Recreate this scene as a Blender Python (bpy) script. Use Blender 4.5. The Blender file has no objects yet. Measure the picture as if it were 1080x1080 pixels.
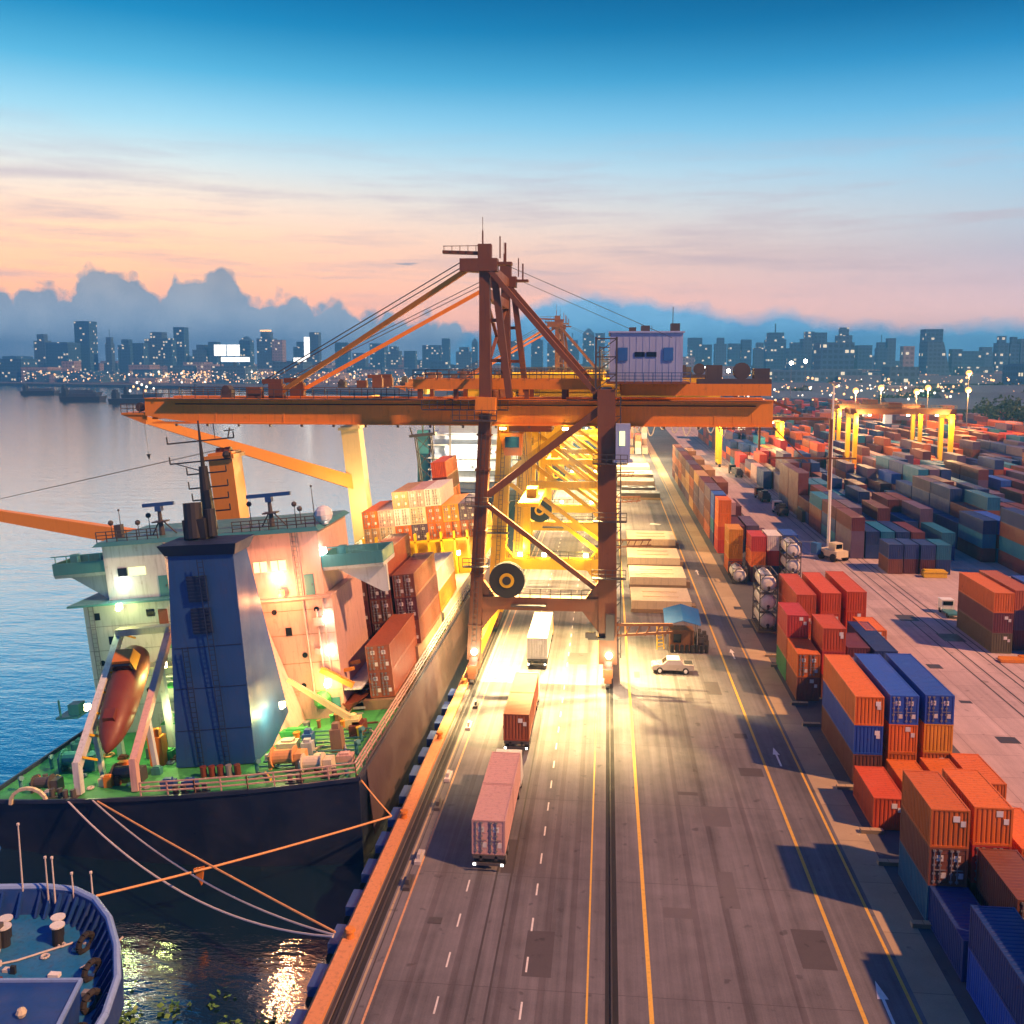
import bpy, math, random
from mathutils import Vector, Matrix
R = math.radians
rnd = random.Random(7)
sc = bpy.context.scene
col = sc.collection

# ------------------------------------------------------------------ camera
H, F, PITCH, YAW = 36.5, 1000.0, R(6), R(5.72)
SHIFT = -(155 - F*math.tan(PITCH))/1080.0
cam = bpy.data.cameras.new('camera'); co = bpy.data.objects.new('camera', cam); col.objects.link(co)
cam.sensor_width = 36; cam.lens = 36*F/1080.0; cam.shift_y = SHIFT
cam.clip_end = 40000; cam.clip_start = 0.5
co.location = (0, 0, H); co.rotation_euler = (R(90)-PITCH, 0, YAW)
sc.camera = co
sc.view_settings.view_transform = 'Standard'; sc.view_settings.look = 'None'
sc.view_settings.exposure = 0.35; sc.view_settings.gamma = 1
sc.cycles.use_denoising = True
sc.cycles.max_bounces = 5; sc.cycles.diffuse_bounces = 2; sc.cycles.glossy_bounces = 3; sc.cycles.transmission_bounces = 2
sc.cycles.volume_bounces = 0; sc.cycles.transparent_max_bounces = 4
sc.cycles.sample_clamp_indirect = 4; sc.cycles.caustics_reflective = False; sc.cycles.caustics_refractive = False

# ------------------------------------------------------------------ materials
MATS = {}
def nt_new(name):
    m = bpy.data.materials.new(name); m.use_nodes = True
    nt = m.node_tree; b = nt.nodes['Principled BSDF']
    return m, nt, b
def nd(nt, t, **kw):
    n = nt.nodes.new(t)
    for k, v in kw.items():
        if k in n.inputs.keys(): n.inputs[k].default_value = v
        else: setattr(n, k, v)
    return n
def mixc(nt, fac, a, b, mode='MIX'):
    n = nt.nodes.new('ShaderNodeMix'); n.data_type = 'RGBA'; n.blend_type = mode
    for s, v in ((0, fac), (6, a), (7, b)):
        if hasattr(v, 'is_output'): nt.links.new(v, n.inputs[s])
        else: n.inputs[s].default_value = v if s == 0 else (tuple(v)+(1,))[:4]
    return n.outputs[2]
def math_(nt, op, a, b=None, clamp=False):
    n = nt.nodes.new('ShaderNodeMath'); n.operation = op; n.use_clamp = clamp
    for s, v in ((0, a), (1, b)):
        if v is None: continue
        if hasattr(v, 'is_output'): nt.links.new(v, n.inputs[s])
        else: n.inputs[s].default_value = v
    return n.outputs[0]
def ramp(nt, fac, stops, interp='LINEAR'):
    n = nt.nodes.new('ShaderNodeValToRGB'); n.color_ramp.interpolation = interp
    e = n.color_ramp.elements
    while len(e) < len(stops): e.new(0.5)
    for i, (p, c) in enumerate(stops):
        e[i].position = p; e[i].color = (tuple(c)+(1,))[:4] if not isinstance(c, (int, float)) else (c, c, c, 1)
    nt.links.new(fac, n.inputs[0])
    return n.outputs[0]
def noise(nt, vec, scale, detail=4, rough=0.55, flat=False):
    n = nd(nt, 'ShaderNodeTexNoise', Scale=scale, Detail=detail, Roughness=rough)
    if flat: n.noise_dimensions = '2D'
    if vec is not None: nt.links.new(vec, n.inputs['Vector'])
    return n.outputs[0]
def mapped(nt, scale=(1, 1, 1), kind='Object'):
    tc = nt.nodes.new('ShaderNodeTexCoord'); mp = nt.nodes.new('ShaderNodeMapping')
    mp.inputs['Scale'].default_value = scale
    nt.links.new(tc.outputs[kind], mp.inputs['Vector'])
    return mp.outputs[0]
def bump(nt, b, h, strength=0.3, dist=0.05):
    n = nd(nt, 'ShaderNodeBump', Strength=strength, Distance=dist)
    nt.links.new(h, n.inputs['Height']); nt.links.new(n.outputs[0], b.inputs['Normal'])

def paint(name, c, rough=0.5, dirt=0.35, scale=0.5, rust=0.0, metallic=0.0):
    """Painted steel: weathered by blotches, run-off streaks, optional rust, slightly different on each object."""
    if name in MATS: return MATS[name]
    m, nt, b = nt_new(name)
    v = mapped(nt); vs = mapped(nt, (3, 3, 0.35))
    oi = nt.nodes.new('ShaderNodeObjectInfo')
    off = nd(nt, 'ShaderNodeVectorMath', operation='ADD')
    nt.links.new(v, off.inputs[0]); 
    mul = math_(nt, 'MULTIPLY', oi.outputs['Random'], 91.0)
    nt.links.new(mul, off.inputs[1])
    n1 = noise(nt, off.outputs[0], scale, 5, 0.65); n2 = noise(nt, vs, 1.2, 4, 0.6)
    d1 = ramp(nt, n1, [(0.42, 0), (0.72, 1)]); d2 = ramp(nt, n2, [(0.5, 0), (0.75, 1)])
    grime = tuple(0.42*x+0.02 for x in c)
    fade = tuple(min(1, x*0.95+0.035) for x in c)
    c1 = mixc(nt, math_(nt, 'MULTIPLY', d1, dirt), c, fade)
    c2 = mixc(nt, math_(nt, 'MULTIPLY', d2, dirt), c1, grime)
    if rust:
        n3 = noise(nt, off.outputs[0], scale*4, 6, 0.7)
        c2 = mixc(nt, math_(nt, 'MULTIPLY', ramp(nt, n3, [(0.6, 0), (0.68, 1)]), rust), c2, (0.10, 0.035, 0.015))
    val = math_(nt, 'ADD', math_(nt, 'MULTIPLY', oi.outputs['Random'], 0.3), 0.85)
    hsv = nd(nt, 'ShaderNodeHueSaturation'); nt.links.new(c2, hsv.inputs['Color']); nt.links.new(val, hsv.inputs['Value'])
    nt.links.new(hsv.outputs[0], b.inputs['Base Color'])
    b.inputs['Roughness'].default_value = rough; b.inputs['Metallic'].default_value = metallic
    nt.links.new(ramp(nt, n1, [(0.3, rough-0.1), (0.7, min(1, rough+0.2))]), b.inputs['Roughness'])
    MATS[name] = m
    return m
def emit(name, c, s, sample=False):
    if name in MATS: return MATS[name]
    m, nt, b = nt_new(name)
    b.inputs['Base Color'].default_value = (0.1, 0.1, 0.1, 1)
    b.inputs['Emission Color'].default_value = tuple(c)+(1,); b.inputs['Emission Strength'].default_value = s
    if not sample: m.cycles.emission_sampling = 'NONE'
    MATS[name] = m
    return m

def asphalt(name, c, patch=(0.6, 1.35), rough=0.62, streak=True, joints=0.0):
    m, nt, b = nt_new(name)
    v = mapped(nt)
    big = noise(nt, v, 0.045, 5, 0.6); mid = noise(nt, v, 0.5, 5, 0.7); fine = noise(nt, v, 9, 3, 0.7)
    st = noise(nt, mapped(nt, (0.9, 0.018, 1)), 1.0, 5, 0.7)
    f = math_(nt, 'ADD', math_(nt, 'MULTIPLY', big, 0.9), math_(nt, 'MULTIPLY', mid, 0.35))
    if streak: f = math_(nt, 'ADD', f, math_(nt, 'MULTIPLY', st, 0.95))
    else: f = math_(nt, 'ADD', f, 0.45)
    f = math_(nt, 'ADD', f, math_(nt, 'MULTIPLY', fine, 0.25))
    lo = tuple(x*patch[0] for x in c); hi = tuple(min(1, x*patch[1]) for x in c)
    cc = ramp(nt, math_(nt, 'SUBTRACT', f, 0.72), [(0.2, lo), (0.8, hi)])
    sp = ramp(nt, noise(nt, v, 0.9, 3, 0.5), [(0.66, 0), (0.72, 1)])
    cc = mixc(nt, math_(nt, 'MULTIPLY', sp, 0.6), cc, tuple(x*0.35 for x in c))
    if joints:
        br = nd(nt, 'ShaderNodeTexBrick', Scale=1.0); br.offset = 0; 
        br.inputs['Mortar Size'].default_value = 0.03; br.inputs['Brick Width'].default_value = joints; br.inputs['Row Height'].default_value = joints
        br.inputs['Color1'].default_value = (1, 1, 1, 1); br.inputs['Color2'].default_value = (0.86, 0.86, 0.86, 1); br.inputs['Mortar'].default_value = (0.5, 0.5, 0.5, 1)
        nt.links.new(v, br.inputs['Vector'])
        cc = mixc(nt, 1.0, cc, br.outputs[0], 'MULTIPLY')
    nt.links.new(cc, b.inputs['Base Color'])
    nt.links.new(ramp(nt, f, [(0.7, rough-0.2), (1.5, min(1, rough+0.18))]), b.inputs['Roughness'])
    bump(nt, b, fine, 0.15, 0.03)
    MATS[name] = m
    return m

asphalt('quay_asphalt', (0.135, 0.130, 0.142), (0.42, 1.6))
asphalt('yard_concrete', (0.54, 0.41, 0.39), (0.65, 1.2), 0.7, True, 5.0)
asphalt('strip_concrete', (0.52, 0.40, 0.25), (0.6, 1.2), 0.75, False, 6.0)
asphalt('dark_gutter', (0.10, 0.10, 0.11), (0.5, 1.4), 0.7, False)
asphalt('far_ground', (0.085, 0.09, 0.09), (0.5, 1.5), 0.85, False)
paint('kerb_paint', (0.62, 0.26, 0.10), 0.7, 0.6, 0.8)
paint('line_yellow', (0.70, 0.42, 0.06), 0.6, 0.5, 1.5)
paint('line_white', (0.72, 0.70, 0.66), 0.6, 0.5, 1.5)
paint('line_red', (0.62, 0.33, 0.16), 0.6, 0.7, 1.5)
paint('rail_steel', (0.05, 0.045, 0.045), 0.6, 0.5, 2)
paint('black_rubber', (0.018, 0.018, 0.02), 0.8, 0.4)
paint('black_steel', (0.015, 0.017, 0.022), 0.55, 0.3)
paint('grey_steel', (0.22, 0.22, 0.23), 0.5, 0.5)
paint('dark_steel', (0.07, 0.065, 0.065), 0.5, 0.5)
paint('white_paint', (0.72, 0.72, 0.70), 0.45, 0.35)
paint('crane_orange', (0.78, 0.255, 0.015), 0.45, 0.3, 0.35, 0.25)
paint('crane_shade_brown', (0.17, 0.06, 0.02), 0.5, 0.5, 0.4, 0.4)  # brown copy of the crane orange, shade put into the paint
paint('crane_yellow', (0.80, 0.50, 0.008), 0.45, 0.3, 0.4, 0.15)  # on the rear frame of the orange crane it carries the floodlight
paint('house_blue', (0.36, 0.45, 0.66), 0.5, 0.3)
paint('hull_brown', (0.075, 0.048, 0.05), 0.6, 0.5, 0.4, 0.3)
paint('hull_navy', (0.012, 0.022, 0.055), 0.35, 0.5, 0.25, 0.1)
paint('funnel_navy', (0.018, 0.078, 0.24), 0.45, 0.4, 0.3, 0.12)
paint('funnel_dark', (0.008, 0.022, 0.07), 0.5, 0.3)
paint('deck_green', (0.05, 0.36, 0.09), 0.5, 0.6, 0.5, 0.3)
paint('ship_white', (0.52, 0.55, 0.56), 0.45, 0.6, 0.3, 0.25)
paint('ship_lamplit_pink', (0.60, 0.37, 0.31), 0.5, 0.55, 0.3, 0.25)  # orange lamplight on the house put into its paint
paint('ship_teal', (0.05, 0.22, 0.24), 0.4, 0.4)
paint('gear_orange', (0.74, 0.30, 0.035), 0.45, 0.2, 0.3)
paint('gear_cream', (0.78, 0.60, 0.26), 0.45, 0.2, 0.3)
paint('boat_red', (0.15, 0.032, 0.016), 0.5, 0.35, 0.6)
paint('boat_orange', (0.62, 0.20, 0.02), 0.4, 0.3)
paint('tug_blue', (0.012, 0.055, 0.24), 0.45, 0.5, 0.5, 0.1)
paint('tug_deck', (0.012, 0.15, 0.36), 0.5, 0.8, 0.5, 0.35)
paint('tug_rim', (0.20, 0.32, 0.58), 0.45, 0.3)
paint('rope_white', (0.55, 0.52, 0.50), 0.8, 0.3)
paint('rope_orange', (0.75, 0.38, 0.14), 0.8, 0.3)
paint('hatch_cream', (0.66, 0.58, 0.40), 0.6, 0.4, 0.4, 0.2)
paint('hatch_side', (0.26, 0.19, 0.11), 0.7, 0.4)
paint('tank_white', (0.74, 0.72, 0.68), 0.35, 0.3)
paint('roof_blue', (0.02, 0.12, 0.36), 0.5, 0.3)
paint('wood_brown', (0.22, 0.10, 0.04), 0.7, 0.4)
paint('signal_yellow', (0.78, 0.50, 0.03), 0.5, 0.3)
paint('car_silver', (0.42, 0.37, 0.36), 0.28, 0.15, 0.6, 0, 0.3)
paint('car_roof_white', (0.80, 0.78, 0.76), 0.28, 0.15)
paint('cab_white', (0.7, 0.7, 0.68), 0.35, 0.2)
paint('cab_blue', (0.03, 0.13, 0.36), 0.35, 0.2)
paint('bark', (0.09, 0.06, 0.04), 0.9, 0.4)
paint('warehouse_wall', (0.16, 0.16, 0.18), 0.8, 0.4, 0.05)
paint('warehouse_roof', (0.07, 0.11, 0.17), 0.6, 0.4, 0.05)
paint('barge_hull', (0.025, 0.04, 0.06), 0.5, 0.3, 0.1)
paint('cargo_tan', (0.30, 0.19, 0.11), 0.8, 0.4, 0.1)
m, nt, b = nt_new('dark_glass'); b.inputs['Base Color'].default_value = (0.01, 0.015, 0.02, 1); b.inputs['Roughness'].default_value = 0.08; MATS['dark_glass'] = m
emit('lamp_white', (1.0, 0.93, 0.78), 30)
emit('lamp_warm', (1.0, 0.62, 0.22), 22)
emit('lamp_yellow', (1.0, 0.80, 0.35), 26)
emit('lamp_orange', (1.0, 0.36, 0.07), 2.6)
emit('city_warm', (1.0, 0.50, 0.19), 2.4)
emit('city_white', (1.0, 0.86, 0.66), 2.6)
emit('sign_white', (1.0, 0.95, 0.85), 2.2)
emit('room_light', (0.95, 0.90, 0.35), 1.6)
emit('tail_white', (1.0, 0.95, 0.9), 12)
emit('tail_red', (1.0, 0.12, 0.05), 6)

# water: ripples at several sizes
m, nt, b = nt_new('river_water')
b.inputs['Base Color'].default_value = (0.004, 0.020, 0.028, 1); b.inputs['Roughness'].default_value = 0.5; b.inputs['Specular IOR Level'].default_value = 0.0
v1 = mapped(nt, (0.10, 0.24, 1)); v2 = mapped(nt, (0.45, 1.1, 1)); v3 = mapped(nt, (1.6, 3.2, 1))
h = math_(nt, 'ADD', math_(nt, 'MULTIPLY', noise(nt, v1, 1, 2, 0.5), 1.8), math_(nt, 'MULTIPLY', noise(nt, v2, 1, 3, 0.6), 0.9))
h = math_(nt, 'ADD', h, math_(nt, 'MULTIPLY', noise(nt, v3, 1, 3, 0.6), 0.25))
bp = nd(nt, 'ShaderNodeBump', Strength=0.17, Distance=0.4); nt.links.new(h, bp.inputs['Height'])
gl = nt.nodes.new('ShaderNodeBsdfGlossy'); gl.inputs['Color'].default_value = (0.93, 0.99, 1.0, 1); gl.inputs['Roughness'].default_value = 0.09
nt.links.new(bp.outputs[0], gl.inputs['Normal'])
lw = nd(nt, 'ShaderNodeLayerWeight', Blend=0.5)
graz = ramp(nt, lw.outputs['Facing'], [(0.25, 0.10), (0.48, 0.38), (0.66, 0.85), (0.85, 1.0)])    # more mirror-like at a flat angle
ms_ = nt.nodes.new('ShaderNodeMixShader'); nt.links.new(graz, ms_.inputs[0]); nt.links.new(b.outputs[0], ms_.inputs[1]); nt.links.new(gl.outputs[0], ms_.inputs[2])
nt.links.new(ms_.outputs[0], nt.nodes['Material Output'].inputs['Surface'])
MATS['river_water'] = m

# leaves
m, nt, b = nt_new('leaf')
cc = ramp(nt, noise(nt, mapped(nt), 0.35, 3), [(0.35, (0.02, 0.05, 0.015)), (0.65, (0.07, 0.11, 0.03))])
nt.links.new(cc, b.inputs['Base Color']); b.inputs['Roughness'].default_value = 0.7; MATS['leaf'] = m
m, nt, b = nt_new('reflection_green')  # green of lamp reflections on the water
cc = ramp(nt, noise(nt, mapped(nt), 1.7, 3), [(0.3, (0.03, 0.13, 0.02)), (0.7, (0.16, 0.30, 0.05))])
nt.links.new(cc, b.inputs['Base Color']); b.inputs['Roughness'].default_value = 0.5; MATS['reflection_green'] = m

# facades of the far city: floors and window bays, some lit
def facade(name, c, lit=0.12):
    m, nt, b = nt_new(name)
    tc = nt.nodes.new('ShaderNodeTexCoord'); sep = nt.nodes.new('ShaderNodeSeparateXYZ'); nt.links.new(tc.outputs['Object'], sep.inputs[0])
    xx = math_(nt, 'ADD', sep.outputs[0], math_(nt, 'MULTIPLY', sep.outputs[1], 1.0))
    fx = math_(nt, 'DIVIDE', xx, 7.0); fz = math_(nt, 'DIVIDE', sep.outputs[2], 7.0)
    cmb = nt.nodes.new('ShaderNodeCombineXYZ'); nt.links.new(math_(nt, 'FLOOR', fx), cmb.inputs[0]); nt.links.new(math_(nt, 'FLOOR', fz), cmb.inputs[1])
    oi = nt.nodes.new('ShaderNodeObjectInfo'); nt.links.new(math_(nt, 'MULTIPLY', oi.outputs['Random'], 50.0), cmb.inputs[2])
    wn = nt.nodes.new('ShaderNodeTexWhiteNoise'); nt.links.new(cmb.outputs[0], wn.inputs[0])
    inx = math_(nt, 'GREATER_THAN', math_(nt, 'FRACT', fx), 0.35); inz = math_(nt, 'GREATER_THAN', math_(nt, 'FRACT', fz), 0.45)
    win = math_(nt, 'MULTIPLY', inx, inz)
    on = math_(nt, 'MULTIPLY', win, math_(nt, 'GREATER_THAN', wn.outputs[0], 1-lit))
    nt.links.new(mixc(nt, win, c, tuple(x*0.6 for x in c)), b.inputs['Base Color'])
    nt.links.new(on, b.inputs['Emission Strength']); b.inputs['Emission Color'].default_value = (1, 0.8, 0.5, 1)
    b.inputs['Roughness'].default_value = 0.6
    m.cycles.emission_sampling = 'NONE'
    MATS[name] = m
facade('facade_haze_blue', (0.05, 0.17, 0.32), 0.09)  # blue of the distance haze put into the wall colour
facade('facade_haze_grey', (0.08, 0.19, 0.31), 0.08)  # same haze blue put into a greyer wall
facade('facade_pale', (0.36, 0.34, 0.34), 0.08)

# container colours
CC = {
 'orange': (0.66, 0.15, 0.015), 'amber': (0.70, 0.30, 0.02), 'red': (0.46, 0.04, 0.03), 'vermilion': (0.60, 0.085, 0.018),
 'maroon': (0.12, 0.028, 0.035), 'brown': (0.20, 0.065, 0.035), 'rust': (0.36, 0.095, 0.035), 'navy': (0.010, 0.038, 0.17),
 'blue': (0.02, 0.09, 0.44), 'teal': (0.01, 0.15, 0.27), 'green': (0.05, 0.24, 0.08), 'purple': (0.11, 0.075, 0.14),
 'grey': (0.30, 0.30, 0.31), 'white': (0.66, 0.64, 0.60), 'pink': (0.60, 0.36, 0.32), 'tan': (0.48, 0.28, 0.13), 'cream': (0.62, 0.50, 0.34),
 'olive': (0.13, 0.12, 0.06),
}
CNAME = {'orange': 'orange', 'amber': 'amber yellow', 'red': 'red', 'vermilion': 'bright orange red', 'maroon': 'maroon', 'brown': 'brown', 'rust': 'rusty brown',
 'navy': 'navy blue', 'blue': 'bright blue', 'teal': 'teal', 'green': 'green', 'purple': 'dull purple', 'grey': 'grey', 'white': 'white', 'pink': 'pale pink',
 'tan': 'tan', 'cream': 'cream', 'olive': 'olive brown'}
for k, c in CC.items(): paint('box_'+k, c, 0.5, 0.5, 0.45, 0.35)

# ------------------------------------------------------------------ mesh building
class MB:
    def __init__(s): s.v, s.f, s.m, s.sm = [], [], [], False
    def quad(s, a, b, c, d, mi=0):
        n = len(s.v); s.v += [tuple(a), tuple(b), tuple(c), tuple(d)]; s.f.append((n, n+1, n+2, n+3)); s.m.append(mi); return s
    def poly(s, pts, mi=0):
        n = len(s.v); s.v += [tuple(p) for p in pts]; s.f.append(tuple(range(n, n+len(pts)))); s.m.append(mi); return s
    def box(s, x0, x1, y0, y1, z0, z1, mi=0):
        n = len(s.v)
        s.v += [(x0, y0, z0), (x1, y0, z0), (x1, y1, z0), (x0, y1, z0), (x0, y0, z1), (x1, y0, z1), (x1, y1, z1), (x0, y1, z1)]
        for q in ((3, 2, 1, 0), (4, 5, 6, 7), (0, 1, 5, 4), (1, 2, 6, 5), (2, 3, 7, 6), (3, 0, 4, 7)):
            s.f.append(tuple(n+i for i in q)); s.m.append(mi)
        return s
    def hexa(s, bot, top, mi=0):
        n = len(s.v); k = len(bot); s.v += [tuple(p) for p in bot]+[tuple(p) for p in top]
        s.f.append(tuple(n+i for i in reversed(range(k)))); s.f.append(tuple(n+k+i for i in range(k))); s.m += [mi, mi]
        for i in range(k):
            j = (i+1) % k; s.f.append((n+i, n+j, n+k+j, n+k+i)); s.m.append(mi)
        return s
    def bar(s, p, q, w, h=None, mi=0, w2=None, h2=None):
        h = h or w; w2 = w2 or w; h2 = h2 or h
        p, q = Vector(p), Vector(q); d = (q-p).normalized()
        up = Vector((0, 0, 1)) if abs(d.z) < 0.95 else Vector((0, 1, 0))
        sx = d.cross(up).normalized(); sy = sx.cross(d).normalized()
        def ring(c, a, b): return [c-sx*a/2-sy*b/2, c+sx*a/2-sy*b/2, c+sx*a/2+sy*b/2, c-sx*a/2+sy*b/2]
        return s.hexa(ring(p, w, h), ring(q, w2, h2), mi)
    def tube(s, p, q, r, r2=None, n=10, mi=0):
        r2 = r if r2 is None else r2
        p, q = Vector(p), Vector(q); d = (q-p).normalized()
        up = Vector((0, 0, 1)) if abs(d.z) < 0.95 else Vector((0, 1, 0))
        sx = d.cross(up).normalized(); sy = sx.cross(d).normalized()
        def ring(c, rr): return [c+sx*rr*math.cos(2*math.pi*i/n)+sy*rr*math.sin(2*math.pi*i/n) for i in range(n)]
        return s.hexa(ring(p, r), ring(q, r2), mi)
    def path(s, pts, r, n=6, mi=0):
        for a, b in zip(pts, pts[1:]): s.tube(a, b, r, r, n, mi)
        return s
    def ball(s, c, r, n=8, mi=0, sz=1.0):
        k = n//2; base = len(s.v)
        for i in range(k+1):
            t = math.pi*i/k
            for j in range(n):
                a = 2*math.pi*j/n
                s.v.append((c[0]+r*math.sin(t)*math.cos(a), c[1]+r*math.sin(t)*math.sin(a), c[2]+r*sz*math.cos(t)))
        for i in range(k):
            for j in range(n):
                s.f.append((base+i*n+j, base+i*n+(j+1) % n, base+(i+1)*n+(j+1) % n, base+(i+1)*n+j)); s.m.append(mi)
        return s
    def loft(s, rings, mi=0, cap=True):
        n = len(s.v); k = len(rings[0])
        for r in rings: s.v += [tuple(p) for p in r]
        for i in range(len(rings)-1):
            for j in range(k):
                j2 = (j+1) % k; s.f.append((n+i*k+j, n+i*k+j2, n+(i+1)*k+j2, n+(i+1)*k+j)); s.m.append(mi)
        if cap:
            s.f.append(tuple(n+j for j in reversed(range(k)))); s.f.append(tuple(n+(len(rings)-1)*k+j for j in range(k))); s.m += [mi, mi]
        return s
    def mesh(s, name, mats):
        me = bpy.data.meshes.new(name); me.from_pydata(s.v, [], s.f)
        for mt in (mats if isinstance(mats, (list, tuple)) else [mats]): me.materials.append(MATS[mt] if isinstance(mt, str) else mt)
        if any(s.m): me.polygons.foreach_set('material_index', s.m)
        if s.sm: me.polygons.foreach_set('use_smooth', [True]*len(s.f))
        me.update()
        return me
    def build(s, name, mats, parent=None, loc=(0, 0, 0), rot=(0, 0, 0)):
        return link(name, s.mesh(name, mats), parent, loc, rot)
def link(name, me, parent=None, loc=(0, 0, 0), rot=(0, 0, 0)):
    o = bpy.data.objects.new(name, me); col.objects.link(o); o.location = loc; o.rotation_euler = rot
    if parent is not None: o.parent = parent
    return o
def tag(o, label, cat, group=None, kind=None):
    if label: o['label'] = label
    if cat: o['category'] = cat
    if group: o['group'] = group
    if kind: o['kind'] = kind
    return o
def thing(name, label, cat, loc=(0, 0, 0), rot=(0, 0, 0), group=None):
    return tag(link(name, None, None, loc, rot), label, cat, group)
def struct(name, mb, mats, loc=(0, 0, 0)):
    o = mb.build(name, mats, None, loc); o['kind'] = 'structure'; return o
def copy_tree(o, parent=None):
    c = o.copy(); col.objects.link(c)
    if parent is not None: c.parent = parent
    for ch in [x for x in bpy.data.objects if x.parent == o]: copy_tree(ch, c)
    return c

def railing(pts, h=1.0, step=2.0, r=0.035, mids=1):
    mb = MB()
    for a, b in zip(pts, pts[1:]):
        a, b = Vector(a), Vector(b); L = (b-a).length; n = max(1, int(L/step))
        for i in range(n+1):
            p = a.lerp(b, i/n); mb.bar(p, p+Vector((0, 0, h)), r*2)
        for k in range(mids+1):
            dz = Vector((0, 0, h*(1-k/(mids+1)))); mb.bar(a+dz, b+dz, r*2)
    return mb

# ------------------------------------------------------------------ setting: land, river, road
QX = -16.2
mb = MB()
land = [(QX, -60), (QX, 860), (-120, 1000), (-330, 1280), (-620, 1560), (-1250, 1830), (-2600, 2150), (-5600, 2600), (-5600, 4700), (5600, 4700), (5600, -60)]
mb.poly([(x, y, 0) for x, y in land])
struct('ground', mb, 'far_ground')
mb = MB()
for (a, b) in zip(land[:8], land[1:8]): mb.quad((a[0], a[1], -9), (b[0], b[1], -9), (b[0], b[1], 0), (a[0], a[1], 0))
struct('quay_wall', mb, 'strip_concrete')
struct('water', MB().poly([(-5600, -150, -4.5), (60, -150, -4.5), (60, 4700, -4.5), (-5600, 4700, -4.5)]), 'river_water')
struct('road', MB().quad((QX, -60, 0.004), (18.15, -60, 0.004), (18.15, 860, 0.004), (QX, 860, 0.004)), 'quay_asphalt')
struct('pavement', MB().quad((18.15, -60, 0.004), (20.5, -60, 0.004), (20.5, 600, 0.004), (18.15, 600, 0.004)), 'strip_concrete')
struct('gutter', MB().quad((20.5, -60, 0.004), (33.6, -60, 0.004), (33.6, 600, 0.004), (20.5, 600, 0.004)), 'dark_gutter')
struct('yard_lane', MB().quad((33.6, -60, 0.004), (49.0, -60, 0.004), (49.0, 600, 0.004), (33.6, 600, 0.004)), 'yard_concrete')
struct('yard_ground', MB().quad((49.0, -60, 0.004), (330, -60, 0.004), (330, 600, 0.004), (49.0, 600, 0.004)), 'yard_concrete')
mb = MB()
mb.box(QX-0.15, QX+0.75, -60, 860, 0.0, 0.32)
mb.box(QX-0.35, QX-0.15, -60, 860, -0.9, 0.12)
struct('kerb', mb, 'kerb_paint')
Z1, Z2 = 0.008, 0.012
def strip(x0, x1, y0=-60, y1=600, z=Z1): return MB().quad((x0, y0, z), (x1, y0, z), (x1, y1, z), (x0, y1, z))
struct('road_marking', strip(-0.86, -0.74), 'line_yellow')
struct('road_marking', strip(2.72, 2.98), 'line_yellow')
struct('road_marking', strip(14.62, 14.86), 'line_yellow')
struct('road_marking', strip(17.66, 17.86), 'line_yellow')
struct('road_marking', strip(-13.3, -13.16), 'line_red')
for x, w in ((-9.45, 0.11), (-4.58, 0.12)):
    mb = MB(); y = 20
    while y < 330:
        mb.quad((x, y, Z1), (x+w, y, Z1), (x+w, y+1.5, Z1), (x, y+1.5, Z1)); y += 4.2
    struct('road_marking', mb, 'line_white')
for ax, ay in ((16.25, 53.2), (16.2, 88), (16.2, 120), (16.2, 168)):
    mb = MB()
    mb.poly([(ax-0.09, ay-2.6, Z1), (ax+0.09, ay-2.6, Z1), (ax+0.09, ay, Z1), (ax-0.09, ay, Z1)]); mb.poly([(ax-0.32, ay+0.002, Z1), (ax+0.32, ay+0.002, Z1), (ax, ay+1.7, Z1)])
    struct('arrow_marking', mb, 'line_white')
struct('white_marking', MB().poly([(10.0, 218, Z1), (12.1, 217.2, Z1), (12.8, 218.2, Z1), (11.0, 219.6, Z1), (10.3, 219.2, Z1)]), 'line_white')
# crane rails set in dark grooves, and the cable slot
def rail(x):
    mb = MB()
    mb.quad((x-0.38, -60, Z1), (x+0.38, -60, Z1), (x+0.38, 860, Z1), (x-0.38, 860, Z1), 1)
    mb.box(x-0.055, x+0.055, -60, 860, 0.0, 0.09)
    struct('crane_rail', mb, ['rail_steel', 'black_rubber'])
rail(-14.7); rail(0.62)
struct('cable_trench', strip(-15.35, -15.15, -60, 860), 'rail_steel'); struct('cable_duct', strip(-14.2, -14.05, -60, 860), 'strip_concrete'); struct('cable_duct', strip(-15.1, -15.02, -60, 860), 'strip_concrete'); struct('cable_duct', strip(-13.9, -13.82, -60, 860), 'rail_steel')
mb = strip(-7.62, -7.48, -60, 420); mb.quad((-6.55, -60, Z1), (-6.42, -60, Z1), (-6.42, 420, Z1), (-6.55, 420, Z1)); struct('cable_slot', mb, 'rail_steel')
for x in (43.6, 45.3, 47.4, 48.4): struct('yard_rail', strip(x-0.09, x+0.09, 20, 560, Z2), 'rail_steel')
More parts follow.
